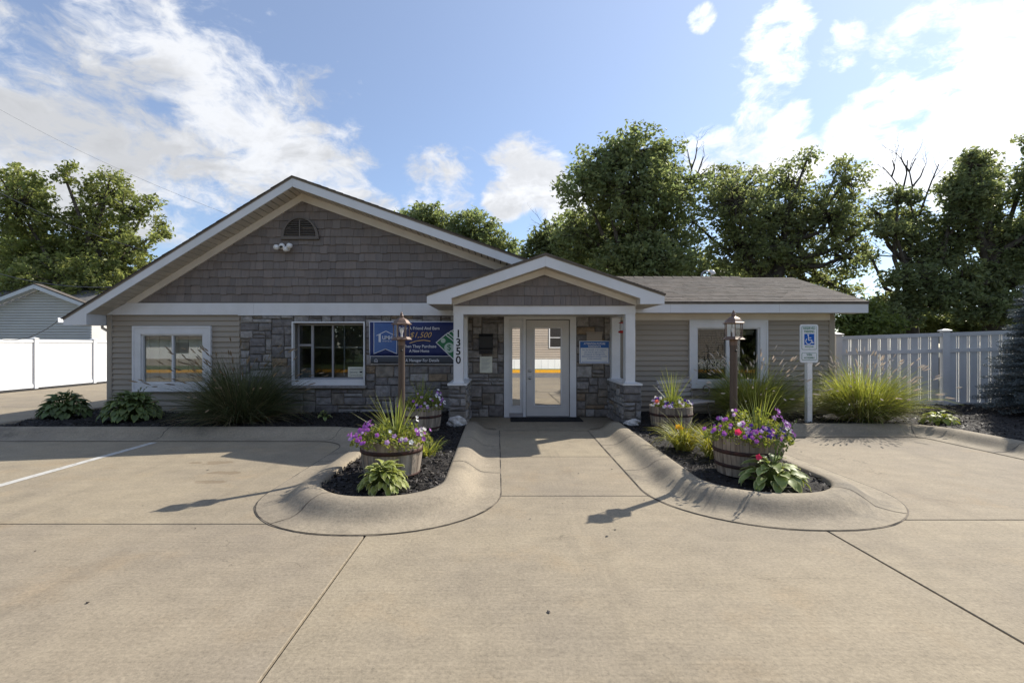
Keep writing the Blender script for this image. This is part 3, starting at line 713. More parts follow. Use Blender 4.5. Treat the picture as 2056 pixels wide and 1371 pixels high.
# right wing roof ----------------------------------------------
EY, EZ, RY, RZ = 10.08, 2.40, 12.72, 3.235; sl_ = (RZ-EZ)/(RY-EY)
WX0, WX1 = .30, 7.40
wroof = MB().prismX([(EY-.03,EZ-.005),(RY,RZ),(RY*2-EY,EZ),(RY*2-EY,EZ-.03),(RY,RZ-.03),(EY-.03,EZ-.035)], WX0, WX1).obj('wing_roof', M_roof, house)
mb = MB(); rr = random.Random(6); rows = 20; runl = (RY-EY+.03)/rows
for k in range(rows):
    ya = EY-.035+k*runl; yb = ya+runl*1.04; x = WX0+rr.uniform(-.2, 0)
    while x < WX1:
        w = rr.uniform(.22,.60); x0_, x1_ = max(x, WX0), min(x+w-.004, WX1+.012)
        t = rr.choice([.008,.009,.010,.012]); da = 0
        if x1_ > x0_+.02:
            za = EZ-.005+(ya+da-EY+.03)*sl_; zb = EZ-.005+(yb-EY+.03)*sl_
            mb.add([(x0_,ya+da,za+.002),(x1_,ya+da,za+.002),(x1_,ya+da,za+.002+t),(x0_,ya+da,za+.002+t),(x0_,yb,zb+.004),(x1_,yb,zb+.004)], [(0,1,2,3),(3,2,5,4),(0,3,4),(1,5,2)])
        x += w
oo = mb.obj('roof_shingles', M_roof, wroof); oo['kind'] = 'stuff'
mb = MB()
for i in range(22):
    a = WX0+.35+i*.245; mb.add([(a,RY-.13,RZ-.02),(a+.26,RY-.13,RZ-.025),(a+.26,RY,RZ+.035),(a,RY,RZ+.045),(a+.26,RY+.13,RZ-.025),(a,RY+.13,RZ-.02)], [(0,1,2,3),(3,2,4,5),(0,3,5)])
mb.obj('ridge_cap', M_roof, wroof)
MB().box(1.2,7.40,EY-.005,EY+.02,2.175,2.392).obj('eave_fascia', M_fas, house)
MB().box(1.2,7.402,EY-.012,EY-.0055,2.352,2.393).obj('drip_edge', M_roofedge, house)
MB().prismX([(EY+.021,2.39),(RY,RZ-.035),(RY,RZ-.20),(EY+.021,2.18)], 7.375, 7.40).obj('rake_fascia', M_fas, house)
MB().box(1.2,7.374,EY+.021,10.47,2.178,2.19).obj('eave_soffit', M_soffit, house)
MB().box(2.45,6.86,10.43,10.474,2.045,2.177).obj('frieze_board', M_bouncetrim, house)
MB().prismX([(10.62,2.30),(15,2.30),(RY,RZ-.05)], 6.90, 6.95).obj('gable_wall', M_siding, house)

# windows --------------------------------------------------------
def frame(mb, x0, x1, z0, z1, w, y0, y1, wt=None, wb=None):
    wt = wt or w; wb = wb or w
    mb.box(x0, x0+w, y0, y1, z0, z1).box(x1-w, x1, y0, y1, z0, z1).box(x0+w, x1-w, y0, y1, z1-wt, z1).box(x0+w, x1-w, y0, y1, z0, z0+wb); return mb
# picture window in the siding beside the corner
w1 = frame(MB(), -7.73,-6.10,.555,1.915,.165,10.405,10.475).obj('window', M_white, house)
frame(MB(), -7.735,-6.095,.55,1.92,.035,10.392,10.405).obj('casing_edge', M_white, w1)
frame(MB(), -7.565,-6.265,.72,1.75,.03,10.44,10.50).obj('sash', M_white, w1)
MB().box(-6.94,-6.905,10.445,10.50,.75,1.72).obj('mullion', M_white, w1)
MB().box(-7.54,-6.94,10.485,10.490,.745,1.725).obj('pane', G_win, w1); MB().box(-6.905,-6.29,10.485,10.490,.745,1.725).obj('pane', G_win, w1)
for i in range(13):
    a = -7.56+i*.102; MB().box(a, a+.098, 10.53+(i % 2)*.006, 10.534+(i % 2)*.006, .72, 1.75).obj('vertical_blind', M_blind, w1)
# deep set window in the stone
w2 = frame(MB(), -4.39,-2.885,.69,2.005,.022,10.40,10.66).obj('window', M_white, house)
frame(MB(), -4.40,-2.875,.685,2.012,.028,10.385,10.40).obj('casing_edge', M_white, w2)
MB().prismX([(10.40,.80),(10.66,.80),(10.66,.712),(10.40,.712)], -4.365,-2.91).obj('sill_face', M_white, w2)
MB().cbox(-4.45,-2.84,10.35,10.47,.63,.684).obj('stone_sill', M_stone, w2)
frame(MB(), -4.36,-2.92,.80,1.975,.035,10.60,10.66).obj('sash', M_alum, w2)
for xx, ww in ((-4.07,.05),(-3.63,.035),(-3.40,.02)): MB().box(xx, xx+ww, 10.595+(ww < .03)*.07, 10.66+(ww < .03)*.05, .835, 1.94).obj('mullion', M_alum, w2)
MB().box(-4.325,-4.07,10.60,10.655,1.50,1.545).obj('transom', M_alum, w2)
for a, b in ((-4.325,-4.07),(-4.02,-3.63),(-3.595,-2.955)): MB().box(a, b, 10.63, 10.634, .835, 1.94).obj('pane', G_dark, w2)
for i in range(22): MB().box(-4.32,-2.96,10.70,10.72,1.94-i*.0205,1.943-i*.0205).obj('blind_slat', M_blindg, w2)
for i in range(30): MB().box(-3.30,-2.96,10.73,10.75,1.48-i*.0205,1.483-i*.0205).obj('blind_slat', M_blindg, w2)
MB().box(-4.32,-2.96,10.695,10.725,1.455,1.49).obj('blind_rail', M_blindg, w2)
MB().box(-4.32,-4.075,10.70,10.71,.835,1.03).obj('lower_panel', M_alum, w2)
nt = MB().box(-3.29,-2.965,10.605,10.61,.845,1.06).obj('window_notice', M_paper, w2)
text('Security', .05, M_black, nt, (-3.17,10.602,.945), width=.17); text('Cameras In Use', .042, M_black, nt, (-3.13,10.602,.885), width=.25)
MB().box(-3.25,-3.0,10.6025,10.605,1.005,1.012).box(-3.04,-2.985,10.6025,10.605,.935,.965).obj('notice_mark', M_black, nt)
# slider in the wing
w3 = frame(MB(), 3.91,5.54,.625,2.044,.155,10.405,10.475).obj('window', M_white, house)
frame(MB(), 3.905,5.545,.62,2.0445,.035,10.392,10.405).obj('casing_edge', M_white, w3)
frame(MB(), 4.065,5.385,.78,1.89,.028,10.44,10.50).obj('sash', M_white, w3)
MB().box(4.69,4.78,10.44,10.51,.808,1.862).obj('mullion', M_white, w3)
MB().box(4.093,4.69,10.485,10.49,.808,1.862).obj('pane', G_dark, w3); MB().box(4.78,5.357,10.495,10.50,.808,1.862).obj('pane', G_dark, w3)
MB().box(4.09,5.36,10.66,10.70,1.74,1.88).box(5.05,5.09,10.70,10.74,.7,1.75).obj('curtain_rail', M_blindg, w3)
MB().box(4.094,4.689,10.508,10.510,.81,1.86).obj('insect_screen', mat('insect_screen', (.05, .05, .05), rough=.9), w3)

# door unit -------------------------------------------------------
df = MB(); df.box(.03,.14,10.405,10.475,.0,2.16).box(1.41,1.54,10.405,10.475,.0,2.16).box(.14,1.41,10.405,10.475,2.06,2.16).box(.43,.49,10.42,10.50,.0,2.06).box(.03,1.54,10.395,10.405,2.125,2.165)
dfo = df.obj('door_frame', M_white, house)
sd = frame(MB(), .142,.428,.10,2.055,.062,10.455,10.495,.18,.14).obj('sidelight', M_white, dfo)
frame(MB(), .186,.392,.235,1.90,.020,10.442,10.455).obj('sidelight_bead', M_white, dfo)
MB().box(.20,.376,10.47,10.475,.24,1.88).obj('sidelight_glass', G_door, dfo)
MB().box(.142,.428,10.45,10.50,.02,.10).obj('sidelight_sill', M_alum, dfo)
dr = frame(MB(), .494,1.406,.025,2.055,.175,10.455,10.50,.18,.225).obj('door', mat('door_paint', (.60, .585, .565), (.55, .535, .52), vscale=2, rough=.5), house)
frame(MB(), .655,1.245,.235,1.90,.024,10.44,10.455).obj('glazing_bead', M_white, dr)
MB().box(.665,1.235,10.47,10.475,.24,1.895).obj('door_glass', G_door, dr)
k_ = MB().lathe([(.0,0),(.026,0),(.030,.012),(.022,.03),(.0,.036)][::-1], 14).obj('knob', M_chrome, dr, True); k_.rotation_euler = (R(90),0,0); k_.location = (.575,10.45,.83)
k_ = MB().lathe([(.0,0),(.030,0),(.028,.016),(.0,.018)][::-1], 14).obj('deadbolt', M_chrome, dr, True); k_.rotation_euler = (R(90),0,0); k_.location = (.575,10.45,.985)
MB().box(.567,.583,10.440,10.455,1.085,1.10).box(.567,.583,10.440,10.455,1.11,1.125).obj('keypad', M_chrome, dr)
for zz in (.25,1.05,1.82): MB().box(1.402,1.414,10.442,10.455,zz,zz+.10).obj('hinge', M_alum, dr)
MB().box(.03,1.54,10.38,10.50,.0,.024).obj('threshold', M_alum, dfo)
MB().box(.4905,.4985,10.445,10.4545,.026,2.053).box(1.4015,1.4095,10.441,10.4545,.026,2.053).box(.4985,1.4015,10.445,10.4545,2.046,2.054).box(.4985,1.4015,10.445,10.4545,.026,.034).obj('weatherstrip', M_blackp, dr)

# porch -----------------------------------------------------------
PAX, PAZ, PM, PX0, PX1, PY = .76, 3.115, .338, -1.335, 2.855, 8.80
def pl(x, top): return top-PM*abs(x-PAX)
proof = MB().prism([(PX0-.02,pl(PX0-.02,PAZ)),(PAX,PAZ),(PAX,PAZ+.03),(PX0-.02,pl(PX0-.02,PAZ)+.03)], PY-.045, 12.35).prism([(PAX,PAZ),(PX1+.02,pl(PX1+.02,PAZ)),(PX1+.02,pl(PX1+.02,PAZ)+.03),(PAX,PAZ+.03)], PY-.045, 12.35).obj('porch_roof', M_roof, house)
for sg, xe in ((-1, PX0), (1, PX1)):
    xi = -.90 if sg < 0 else 2.43
    MB().prism([(xe,pl(xe,PAZ)-.003),(PAX+.001*sg,PAZ-.003),(PAX+.001*sg,PAZ-.205),(xi,pl(xi,PAZ)-.205),(xi,2.245),(xe,2.245)], PY-.022, PY).obj('porch_fascia', M_fas, house)
    MB().prism([(xe,pl(xe,PAZ)-.002),(PAX,PAZ-.002),(PAX,PAZ-.024),(xe,pl(xe,PAZ)-.024)], PY-.030, PY-.0225).obj('drip_edge', M_roofedge, house)
    MB().prism([(xe,pl(xe,PAZ)-.02),(xi,pl(xi,PAZ)-.02),(xi,2.25),(xe,2.25)], PY+.001, 10.40).obj('porch_eave', M_soffit, house)
    MB().prism([(PAX+.001*sg,PAZ-.205),(xi,pl(xi,PAZ)-.205),(xi,pl(xi,PAZ)-.19),(PAX+.001*sg,PAZ-.19)], PY+.001, 9.10).obj('porch_soffit', M_soffit, house)
    MB().prism([(PAX+.001*sg,PAZ-.207),(xi,pl(xi,PAZ)-.207),(xi,max(2.245,pl(xi,PAZ)-.315)),(PAX+.001*sg,PAZ-.315)], 9.055, 9.095).obj('porch_frieze', M_bouncetrim, house)
pg = MB().prism([(-.90,2.24),(2.43,2.24),(2.43,pl(2.43,PAZ-.21)),(PAX,PAZ-.21),(-.90,pl(-.90,PAZ-.21))], 9.10, 9.18).obj('porch_gable', M_shake, house)
r = random.Random(21); z = 2.245; row = 0
while z < 2.9:
    x = -.9
    while x < 2.43:
        w = min(r.choice([.10,.125,.15,.175,.20]), 2.43-x); dz = r.choice([0,0,-.006,.008]) if row else 0
        poly = [(x+.002,z+dz),(x+w-.002,z+dz),(x+w-.002,z+.205),(x+.002,z+.205)]
        poly = clip_poly(poly, -PM, 1, PAZ-.26-PM*PAX); poly = clip_poly(poly, PM, 1, PAZ-.26+PM*PAX)
        if len(poly) >= 3 and area(poly) > .002:
            z0_ = z; MB().prism(poly, lambda p, z0_=z0_: 9.10-.034+.030*(p[1]-z0_)/.205, 9.102).obj('shingle', M_shake, pg); cnt += 1
        x += w
    z += .175; row += 1
MB().box(-.90,2.43,9.10,9.285,2.085,2.239).box(-.90,-.715,9.286,10.44,2.085,2.239).box(2.245,2.43,9.286,10.44,2.085,2.239).obj('beam', M_white, house)
MB().box(-.714,2.244,9.287,10.47,2.115,2.135).obj('porch_ceiling', M_bouncetrim, house)
for x0, yy, dig in ((-.90,9.10,1),(2.245,9.10,0),(-.90,10.255,0),(2.245,10.255,0)):
    po = MB().cbox(x0+.004, x0+.181, yy+.003, yy+.18, .826, 2.084, .006).obj('post', M_white, house)
    MB().box(x0-.012, x0+.197, yy-.010, yy+.19, .826, .85).obj('post_foot', M_white, po)
    if dig:
        for d, zz in zip('1350', (1.725,1.565,1.405,1.245)): text(d, .195, M_blackp, po, (x0+.0925, yy-.0005, zz), name='house_number', bold=.0035)
for x0, sg in ((-.955, 1), (2.235, -1)):
    kw = MB().box(x0, x0+.26, 9.085, 10.47, 0, .786).obj('knee_wall', M_mortar, house)
    stones(kw, x0-.03, 9.088, .02, 0, .32, .765, [], .055, .0765, 31+sg, (3, 6), (1, 2))
    if sg > 0: stones(kw, x0+.257, 9.09, .02, R(90), 1.36, .765, [], .066, .0765, 41, (3, 6), (1, 2))
    else: stones(kw, x0+.003, 10.45, .02, R(-90), 1.36, .765, [], .066, .0765, 43, (3, 6), (1, 2))
    if sg < 0: stones(kw, x0+.257, 9.09, .02, R(90), 1.36, .765, [], .085, .0765, 47, (3, 6), (1, 2))
    MB().box(x0-.045, x0+.305, 9.03, 10.43, .788, .824).obj('wall_cap', M_white, kw)
ps = MB().box(-.69,2.23,8.87,10.47,-.03,.008).obj('porch_slab', M_conc, pave)
for xx in (-.305, 2.08): MB().tube([(xx,9.4,2.115),(xx,9.4,2.09),(xx+.012,9.4,2.078),(xx+.02,9.4,2.09)], .004, 6).obj('cup_hook', M_white, house, True)
MB().box(1.76,2.08,10.41,10.47,1.60,1.765).box(1.75,2.09,10.40,10.47,1.77,1.80).obj('fixture_block', mat('beige_block', (.30,.255,.21), rough=.8), house)
# low stone course and outlet by the knee wall
MB().box(2.58,2.66,10.42,10.455,.34,.46).obj('outlet_box', M_alum, house)
bs_ = MB().box(2.56,3.9,10.458,10.47,.0,.26).obj('stone_base', M_mortar, house)

# ================================================================== THINGS ON THE HOUSE
t = thing('mailbox', 'black metal wall mailbox on the stone beside the door', 'mailbox', (-.346,10.42,1.33))
MB().box(-.485,-.208,10.30,10.425,1.335,1.70).obj('box', M_black, t); MB().prismX([(10.29,1.45),(10.425,1.76),(10.425,1.70),(10.30,1.43)], -.492,-.20).obj('lid', M_black, t); MB().tube([(-.47,10.29,1.40),(-.35,10.27,1.36),(-.22,10.29,1.40)], .006, 6).obj('hook', M_black, t, True)
t = thing('notice', 'pale paper notice in a sleeve hung below the mailbox', 'notice', (-.346,10.42,.94))
MB().box(-.475,-.215,10.405,10.42,.945,1.285).obj('sheet', M_paper, t)
for i in range(9): MB().box(-.44,-.26-.03*(i % 3),10.4035,10.405,1.235-i*.028,1.243-i*.028).obj('print_line', M_grey_ink, t)
t = thing('notice_sign', 'blue and white attention sign on the stone beside the door', 'sign', (1.92,10.41,1.14))
MB().box(1.605,2.235,10.40,10.415,1.135,1.61).obj('board', M_swhite, t); frame(MB(), 1.618,2.222,1.147,1.598,.010,10.397,10.40).obj('border', M_sblue, t); MB().box(1.628,2.212,10.396,10.3995,1.465,1.588).obj('header', M_sblue, t)
text('ATTENTION FUTURE', .058, M_swhite, t, (1.92,10.394,1.548), width=.45, bold=.001); text('RESIDENTS', .052, M_swhite, t, (1.92,10.394,1.495), width=.26, bold=.001)
for i, (s, w) in enumerate((('For the benefit of all residents,', .50), ('you must be approved for', .42), ('occupancy by management', .44), ('before buying or renting a home', .52), ('in this community.', .30))): text(s, .042, M_sblue, t, (1.92,10.397,1.425-i*.046), width=w)
MB().box(1.66,2.18,10.3985,10.40,1.174,1.182).obj('print_line', M_sblue, t)
t = thing('hummingbird_feeder', 'small red hummingbird feeder hanging between the porch posts', 'bird feeder', (2.36,9.75,1.72))
fx, fy = 2.36, 9.9
MB().lathe([(.0,1.985),(.05,1.965),(.055,1.955),(.0,1.955)], 12, fx, fy).obj('cap', M_red, t, True); MB().lathe([(.028,1.955),(.035,1.93),(.035,1.84),(.02,1.80)], 12, fx, fy).obj('bottle', M_clear, t, True); MB().lathe([(.0,1.805),(.03,1.81),(.065,1.79),(.055,1.765),(.0,1.755)], 12, fx, fy).obj('base', M_red, t, True); MB().tube([(fx,fy,2.09),(fx,fy,1.98)], .003, 5).obj('hanger', M_black, t)
t = thing('flood_camera', 'white twin floodlight security camera under the gable vent', 'camera', ((570-1009)*.0104,10.44,3.55))
cx, cz = (571-1009)*.01035, 1.52+(693-496)*.01035
k_ = MB().lathe([(0,0),(.06,0),(.055,.03),(0,.035)][::-1], 14).obj('mount', M_vinyl, t, True); k_.location = (cx+.03,10.44,cz-.02); k_.rotation_euler = (R(90),0,0)
MB().ball((cx+.035,10.33,cz-.045), .058).obj('motion_sensor', M_vinyl, t, True); MB().ball((cx-.03,10.31,cz+.01), .062).obj('camera_head', M_vinyl, t, True); MB().ball((cx-.03,10.262,cz-.012), .032, sz=(1.1,.6,.9)).obj('lens', M_black, t, True)
for sx, dz in ((-.135,.0),(.125,.03)):
    MB().tube([(cx+sx*.3,10.40,cz),(cx+sx,10.36,cz+dz),(cx+sx*1.05,10.27,cz+dz-.02)], [.02,.045,.055], 12).obj('lamp_head', M_vinyl, t, True)
# banner
bt = thing('banner', 'navy vinyl refer a friend banner hung on the stone wall behind the lamp post', 'banner', (-1.87,10.4,1.11))
BY = 10.385; bx0, bx1, bz0, bz1 = -2.785,-.93,1.115,2.02
def grid(x0, x1, z0, z1, nx, nz, y, m, name, par, inset=0.):
    V = []; F = []
    for k in range(nz+1):
        for i in range(nx+1):
            u, w = i/nx, k/nz; x = x0+(x1-x0)*u+inset*(1-w)*(1-u)*(w < .35)*(1-w/.35); z = z0+(z1-z0)*w
            V.append((x, y+.008*math.sin(x*5+z*3)-.004*math.sin(x*13), z))
    for k in range(nz):
        for i in range(nx): a = k*(nx+1)+i; F.append([a, a+1, a+nx+2, a+nx+1])
    o = bpy.data.objects.new(name, fast_mesh(name, V, F, m, True)); link(o, par); md = o.modifiers.new('t', 'SOLIDIFY'); md.thickness = .002; return o
grid(bx0, bx1, bz0, bz1, 30, 12, BY+.010, M_bwhite, 'sheet', bt, .05)
grid(bx0+.022, bx1, 1.30, bz1-.022, 30, 8, BY+.002, M_navy, 'navy_field', bt)
grid(bx0+.035, bx1, bz0+.022, 1.285, 30, 3, BY+.001, M_strip, 'grey_strip', bt)
sc_ = .0104
def bp(zx, zy): return ((730+zx/5.274-1009)*sc_, 1.52+(693-600-zy/5.274)*sc_)
def flat(poly, y, m, name): return MB().prism(clip_poly([bp(*q) for q in poly], 1, 0, -.932), y, y+.0015).obj(name, m, bt)
def strokes(pts, w, y, m, name):
    mb = MB(); P = [bp(*q) for q in pts]
    for a, b in zip(P[:-1], P[1:]):
        d = Vector((b[0]-a[0], b[1]-a[1])); d = d.normalized(); n = Vector((-d.y, d.x))*w/2; e = d*w*.4
        mb.prism([(a[0]-e.x+n.x,a[1]-e.y+n.y),(a[0]-e.x-n.x,a[1]-e.y-n.y),(b[0]+e.x-n.x,b[1]+e.y-n.y),(b[0]+e.x+n.x,b[1]+e.y+n.y)], y, y+.0015)
    return mb.obj(name, m, bt)
TY = BY-.014
flat([(113,255),(355,262),(355,580),(235,530),(113,580)], TY, M_rib, 'ribbon'); strokes([(113,255),(113,580),(235,530),(355,580),(355,262)], .012, TY-.002, M_bwhite, 'ribbon_edge')
strokes([(142,388),(240,342),(325,383)], .014, TY-.002, M_bwhite, 'logo_roof'); flat([(163,375),(186,365),(186,458),(163,458)], TY-.003, M_bwhite, 'logo_chimney')
def btxt(s, zx, zy, size, w, m, **k): x, z = bp(zx, zy); return text(s, size, m, bt, (x, TY-.003, z), width=w, **k)
btxt('UMH', 255, 413, .11, .205, M_bwhite, bold=.002); btxt('PROPERTIES, INC.', 255, 449, .036, .205, M_bwhite)
btxt('Refer A Friend And Earn', 592, 313, .088, .84, M_bwhite, bold=.0012); btxt('$1,500', 600, 385, .165, .46, M_gold, shear=.35); strokes([(492,468),(560,446),(640,437),(706,447)], .018, TY-.003, M_gold, 'swoosh')
btxt('When They Purchase', 588, 503, .088, .73, M_bwhite, bold=.0012); btxt('A New Home', 592, 552, .088, .42, M_bwhite, bold=.0012); btxt('Ask A Manager For Details', 590, 652, .085, .84, M_bwhite, bold=.001)
strokes([(118,668),(118,648),(135,635),(152,648),(152,668),(118,668)], .007, TY-.003, M_bwhite, 'housing_mark'); strokes([(128,652),(143,652)], .006, TY-.003, M_bwhite, 'housing_mark'); strokes([(128,660),(143,660)], .006, TY-.003, M_bwhite, 'housing_mark')
for k, (dx, dy) in enumerate(((95,-62),(60,-40),(25,-18),(0,0))):
    flat([(765+dx,462+dy),(870+dx,372+dy),(1100+dx*.4,560+dy),(1000+dx*.4,690+dy*.2)], TY-.002-.002*k, M_bwhite, 'banknote_edge'); flat([(777+dx,463+dy),(869+dx,385+dy),(1090+dx*.4,562+dy),(1000+dx*.4,676+dy*.2)], TY-.003-.002*k, M_money, 'banknote')
def disc(zx, zy, r_, m, y, name): x, z = bp(zx, zy); return MB().prism([(x+r_*math.cos(a), z+r_*math.sin(a)) for a in [2*math.pi*i/20 for i in range(20)]], y, y+.0015).obj(name, m, bt)
disc(845,442,.05,M_mlight,TY-.012,'banknote_spot'); disc(910,518,.105,M_mlight,TY-.012,'banknote_spot'); btxt('$', 908, 516, .17, .085, M_money).location.y = TY-.014
for x, z in ((bx0+.02,bz1-.015),(-1.87,bz1-.012),(-1.87,bz0+.012),(bx0+.06,bz0+.015)): k_ = MB().lathe([(.012,0),(.012,.004),(.006,.004),(.006,0)], 10).obj('grommet', M_chrome, bt); k_.location = (x, BY-.002, z); k_.rotation_euler = (R(90),0,0)
# door mat, rocks
t = MB().prismX([(9.83,.009),(9.84,.024),(10.355,.024),(10.365,.009)], .16, 1.60).obj('door_mat', M_mat); tag(t, 'black ribbed door mat on the porch floor before the door', 'door mat')
for i in range(17): MB().prismX([(9.86+i*.029,.0245),(9.865+i*.029,.030),(9.878+i*.029,.030),(9.882+i*.029,.0245)], .18, 1.58).obj('rib', M_mat, t)
def rock(loc, s, seed, label):
    mb = MB().ball((0,0,0), 1, 14, 9); r = random.Random(seed); V = []
    for x, y, z in mb.v:
        f = 1+.16*math.sin(3*x+seed)+.14*math.sin(4*y+2*z+seed)+.10*math.sin(7*z+5*x)+r.uniform(-.03,.03); V.append((loc[0]+x*f*s[0], loc[1]+y*f*s[1], loc[2]+max(z*f, -.25)*s[2]))
    mb.v = V; return tag(mb.obj('rock', M_rock), label, 'rock')
rock((-.80,8.78,.135), (.19,.14,.13), 2, 'white painted rock by the pier bearing the house number')
rock((2.28,8.80,.135), (.15,.11,.07), 7, 'flat white painted rock by the pier near the bench')
MB_g = None
# goose-neck lamp and ridge pipe seen over the wing roof
t = thing('gooseneck_lamp', 'small grey gooseneck yard light sticking up behind the wing roof ridge', 'lamp', (5.4,13.4,0))
gx, gy = (1408-1009)*.0134, 13.4; gz = lambda py: 1.52+(693-py)*.0134
MB().tube([(gx,gy,2.6),(gx,gy,gz(556)),(gx+.02,gy,gz(549)),(gx+.08,gy,gz(545)),(gx+.26,gy,gz(544))], .022, 8).obj('arm', M_alum, t, True); MB().tube([(gx+.22,gy,gz(544)),(gx+.30,gy,gz(546)),(gx+.33,gy,gz(551))], [.03,.055,.065], 10).obj('lamp_head', M_vinyl, t, True)

# ================================================================== PLANT BUILDERS
def blades(rs, n, base_r, L, tilt, bend, width, segs=4, az=None, base_z=.0, droop=1.0):
    """n arching strips rising from a disc; returns vertices and quads"""
    if az is None: az = rs.uniform(0, 6.283, n)
    rr_ = base_r*np.sqrt(rs.random_sample(n)); ab = az+rs.normal(0, .5, n)
    P = np.stack([rr_*np.cos(ab), rr_*np.sin(ab), np.full(n, base_z)], 1)
    L = np.asarray(L)*np.ones(n); th = np.asarray(tilt)*np.ones(n); bend = np.asarray(bend)*np.ones(n); width = np.asarray(width)*np.ones(n)
    out = np.stack([np.cos(az), np.sin(az), np.zeros(n)], 1); side = np.stack([-np.sin(az), np.cos(az), np.zeros(n)], 1)
    side = side+rs.normal(0, .4, (n, 3)); side /= np.linalg.norm(side, axis=1)[:, None]
    rows = []
    for k in range(segs+1):
        f = k/segs; w = width*(1-f**1.6)*.5+width*.03
        rows.append((P-side*w[:, None], P+side*w[:, None]))
        d = out*np.sin(th)[:, None]+np.array([0, 0, 1.])*np.cos(th)[:, None]
        P = P+d*(L/segs)[:, None]; th = th+bend/segs*(1+droop*f)
    V = np.stack([x for r_ in rows for x in r_], 1); m = 2*(segs+1)
    F = []
    base = (np.arange(n)*m)[:, None]
    for k in range(segs): F.append(base+np.array([[2*k, 2*k+1, 2*k+3, 2*k+2]]))
    tips = (rows[-1][0]+rows[-1][1])/2; tdir = d
    return V.reshape(-1, 3), np.concatenate(F, 0), tips, tdir
def spindle(rs, tips, dirs, L, r_, n=5):
    V = []; F = []
    up = np.cross(dirs, [.3, .2, .9]); up /= np.linalg.norm(up, axis=1)[:, None]; wv_ = np.cross(dirs, up); N = len(tips)
    rings = [(-.5, .25), (-.25, .9), (.1, 1.), (.4, .5), (.55, .05)]; L = np.asarray(L)*np.ones(N)
    arr = []
    for f, q in rings:
        for j in range(n):
            a = 2*math.pi*j/n; arr.append(tips+dirs*(L*f)[:, None]+(up*math.cos(a)+wv_*math.sin(a))*r_*q)
    V = np.stack(arr, 1); m = len(rings)*n; b = (np.arange(N)*m)[:, None]
    for i in range(len(rings)-1):
        for j in range(n): F.append(b+np.array([[i*n+j, i*n+(j+1) % n, (i+1)*n+(j+1) % n, (i+1)*n+j]]))
    return V.reshape(-1, 3), np.concatenate(F, 0)
def local(name, me, parent):
    o = bpy.data.objects.new(name, me); COL.objects.link(o); o.parent = parent; return o
def fountain(label, loc, n, L, base_r, m, mp, seed, np_, tilt=(.05, .95), bend=(.5, 1.3), width=.008, pl_=(.10, .014), pt=(.1, .9), group='fountain grasses in the beds'):
    rs = np.random.RandomState(seed); t = thing('fountain_grass', label, 'grass', loc, group=group)
    for nm, k_, mm, sc in (('blades', n, m, 1.0), ('dry_blades', int(n*.14), M_straw, .9)):
        az = rs.uniform(0, 6.283, k_); lump = 1+.12*np.sin(3*az+seed)+.10*np.sin(5*az+2*seed)+rs.normal(0, .06, k_)
        tt = rs.uniform(tilt[0], tilt[1], k_)+(.25 if sc < 1 else 0)
        V, F, _, _ = blades(rs, k_, base_r, sc*L*lump*rs.uniform(.45, 1.08, k_), tt, rs.uniform(bend[0], bend[1], k_)*rs.choice([.6, 1, 1.25], k_), width*rs.uniform(.5, 1.4, k_), 5, az=az)
        local(nm, fast_mesh(nm, V, F, mm), t)
    if np_:
        V, F, tp, td = blades(rs, np_, base_r*.7, L*rs.uniform(.9, 1.25, np_), rs.uniform(pt[0], pt[1], np_), rs.uniform(.1, .6, np_), .004, 4)
        local('stalks', fast_mesh('stalks', V, F, m), t)
        V, F = spindle(rs, tp, td, pl_[0]*rs.uniform(.7, 1.2, np_), pl_[1])
        local('plumes', fast_mesh('plumes', V, F, mp), t)
    return t
fountain('large dark fountain grass arching before the stone and siding seam', (-4.85,9.25,.10), 4200, 1.32, .34, M_grassd, M_plumed, 1, 130, (.05, 1.15), (.3, 1.1), .011, (.13, .012), (.25, 1.0))
fountain('green fountain grass with pink plumes behind the brown lamp post', (4.85,9.62,.10), 4200, 1.16, .30, M_grass, M_plume, 2, 120, (.02, .95), (.4, 1.2), .010, (.12, .012), (.0, 1.0))
fountain('green fountain grass with pink plumes between parking sign and fence', (6.72,9.30,.11), 4800, 1.12, .32, M_grass, M_plume, 3, 120, (.02, .95), (.4, 1.25), .010, (.12, .012), (.0, 1.0))

def leaf_mesh(name, L, Wd, m_in, m_out, cup=.25, bend=.5, margin=.80):
    V = []; F = []; mi = []; ns_ = 7; us = [-1, -margin, 0, margin, 1] if m_out else [-1, -.5, 0, .5, 1]
    for i in range(ns_):
        t = i/(ns_-1); w = Wd*math.sin(math.pi*min(1, (t*.94+.06))**.75)**.85*.5+.002
        a = bend*t*1.5; y = L*(math.sin(a)/bend/1.5 if bend else t); z = -L*(1-math.cos(a))/bend/1.5 if bend else 0
        for u in us: V.append((w*u, y, z+cup*w*(abs(u)**1.5)+.006*math.sin(9*t)*u*u))
    k = len(us)
    for i in range(ns_-1):
        for j in range(k-1): F.append([i*k+j, i*k+j+1, (i+1)*k+j+1, (i+1)*k+j]); mi.append(1 if m_out and (j in (0, k-2) or i == ns_-2) else 0)
    return fast_mesh(name, V, F, [m_in]+([m_out] if m_out else []), True, mi)
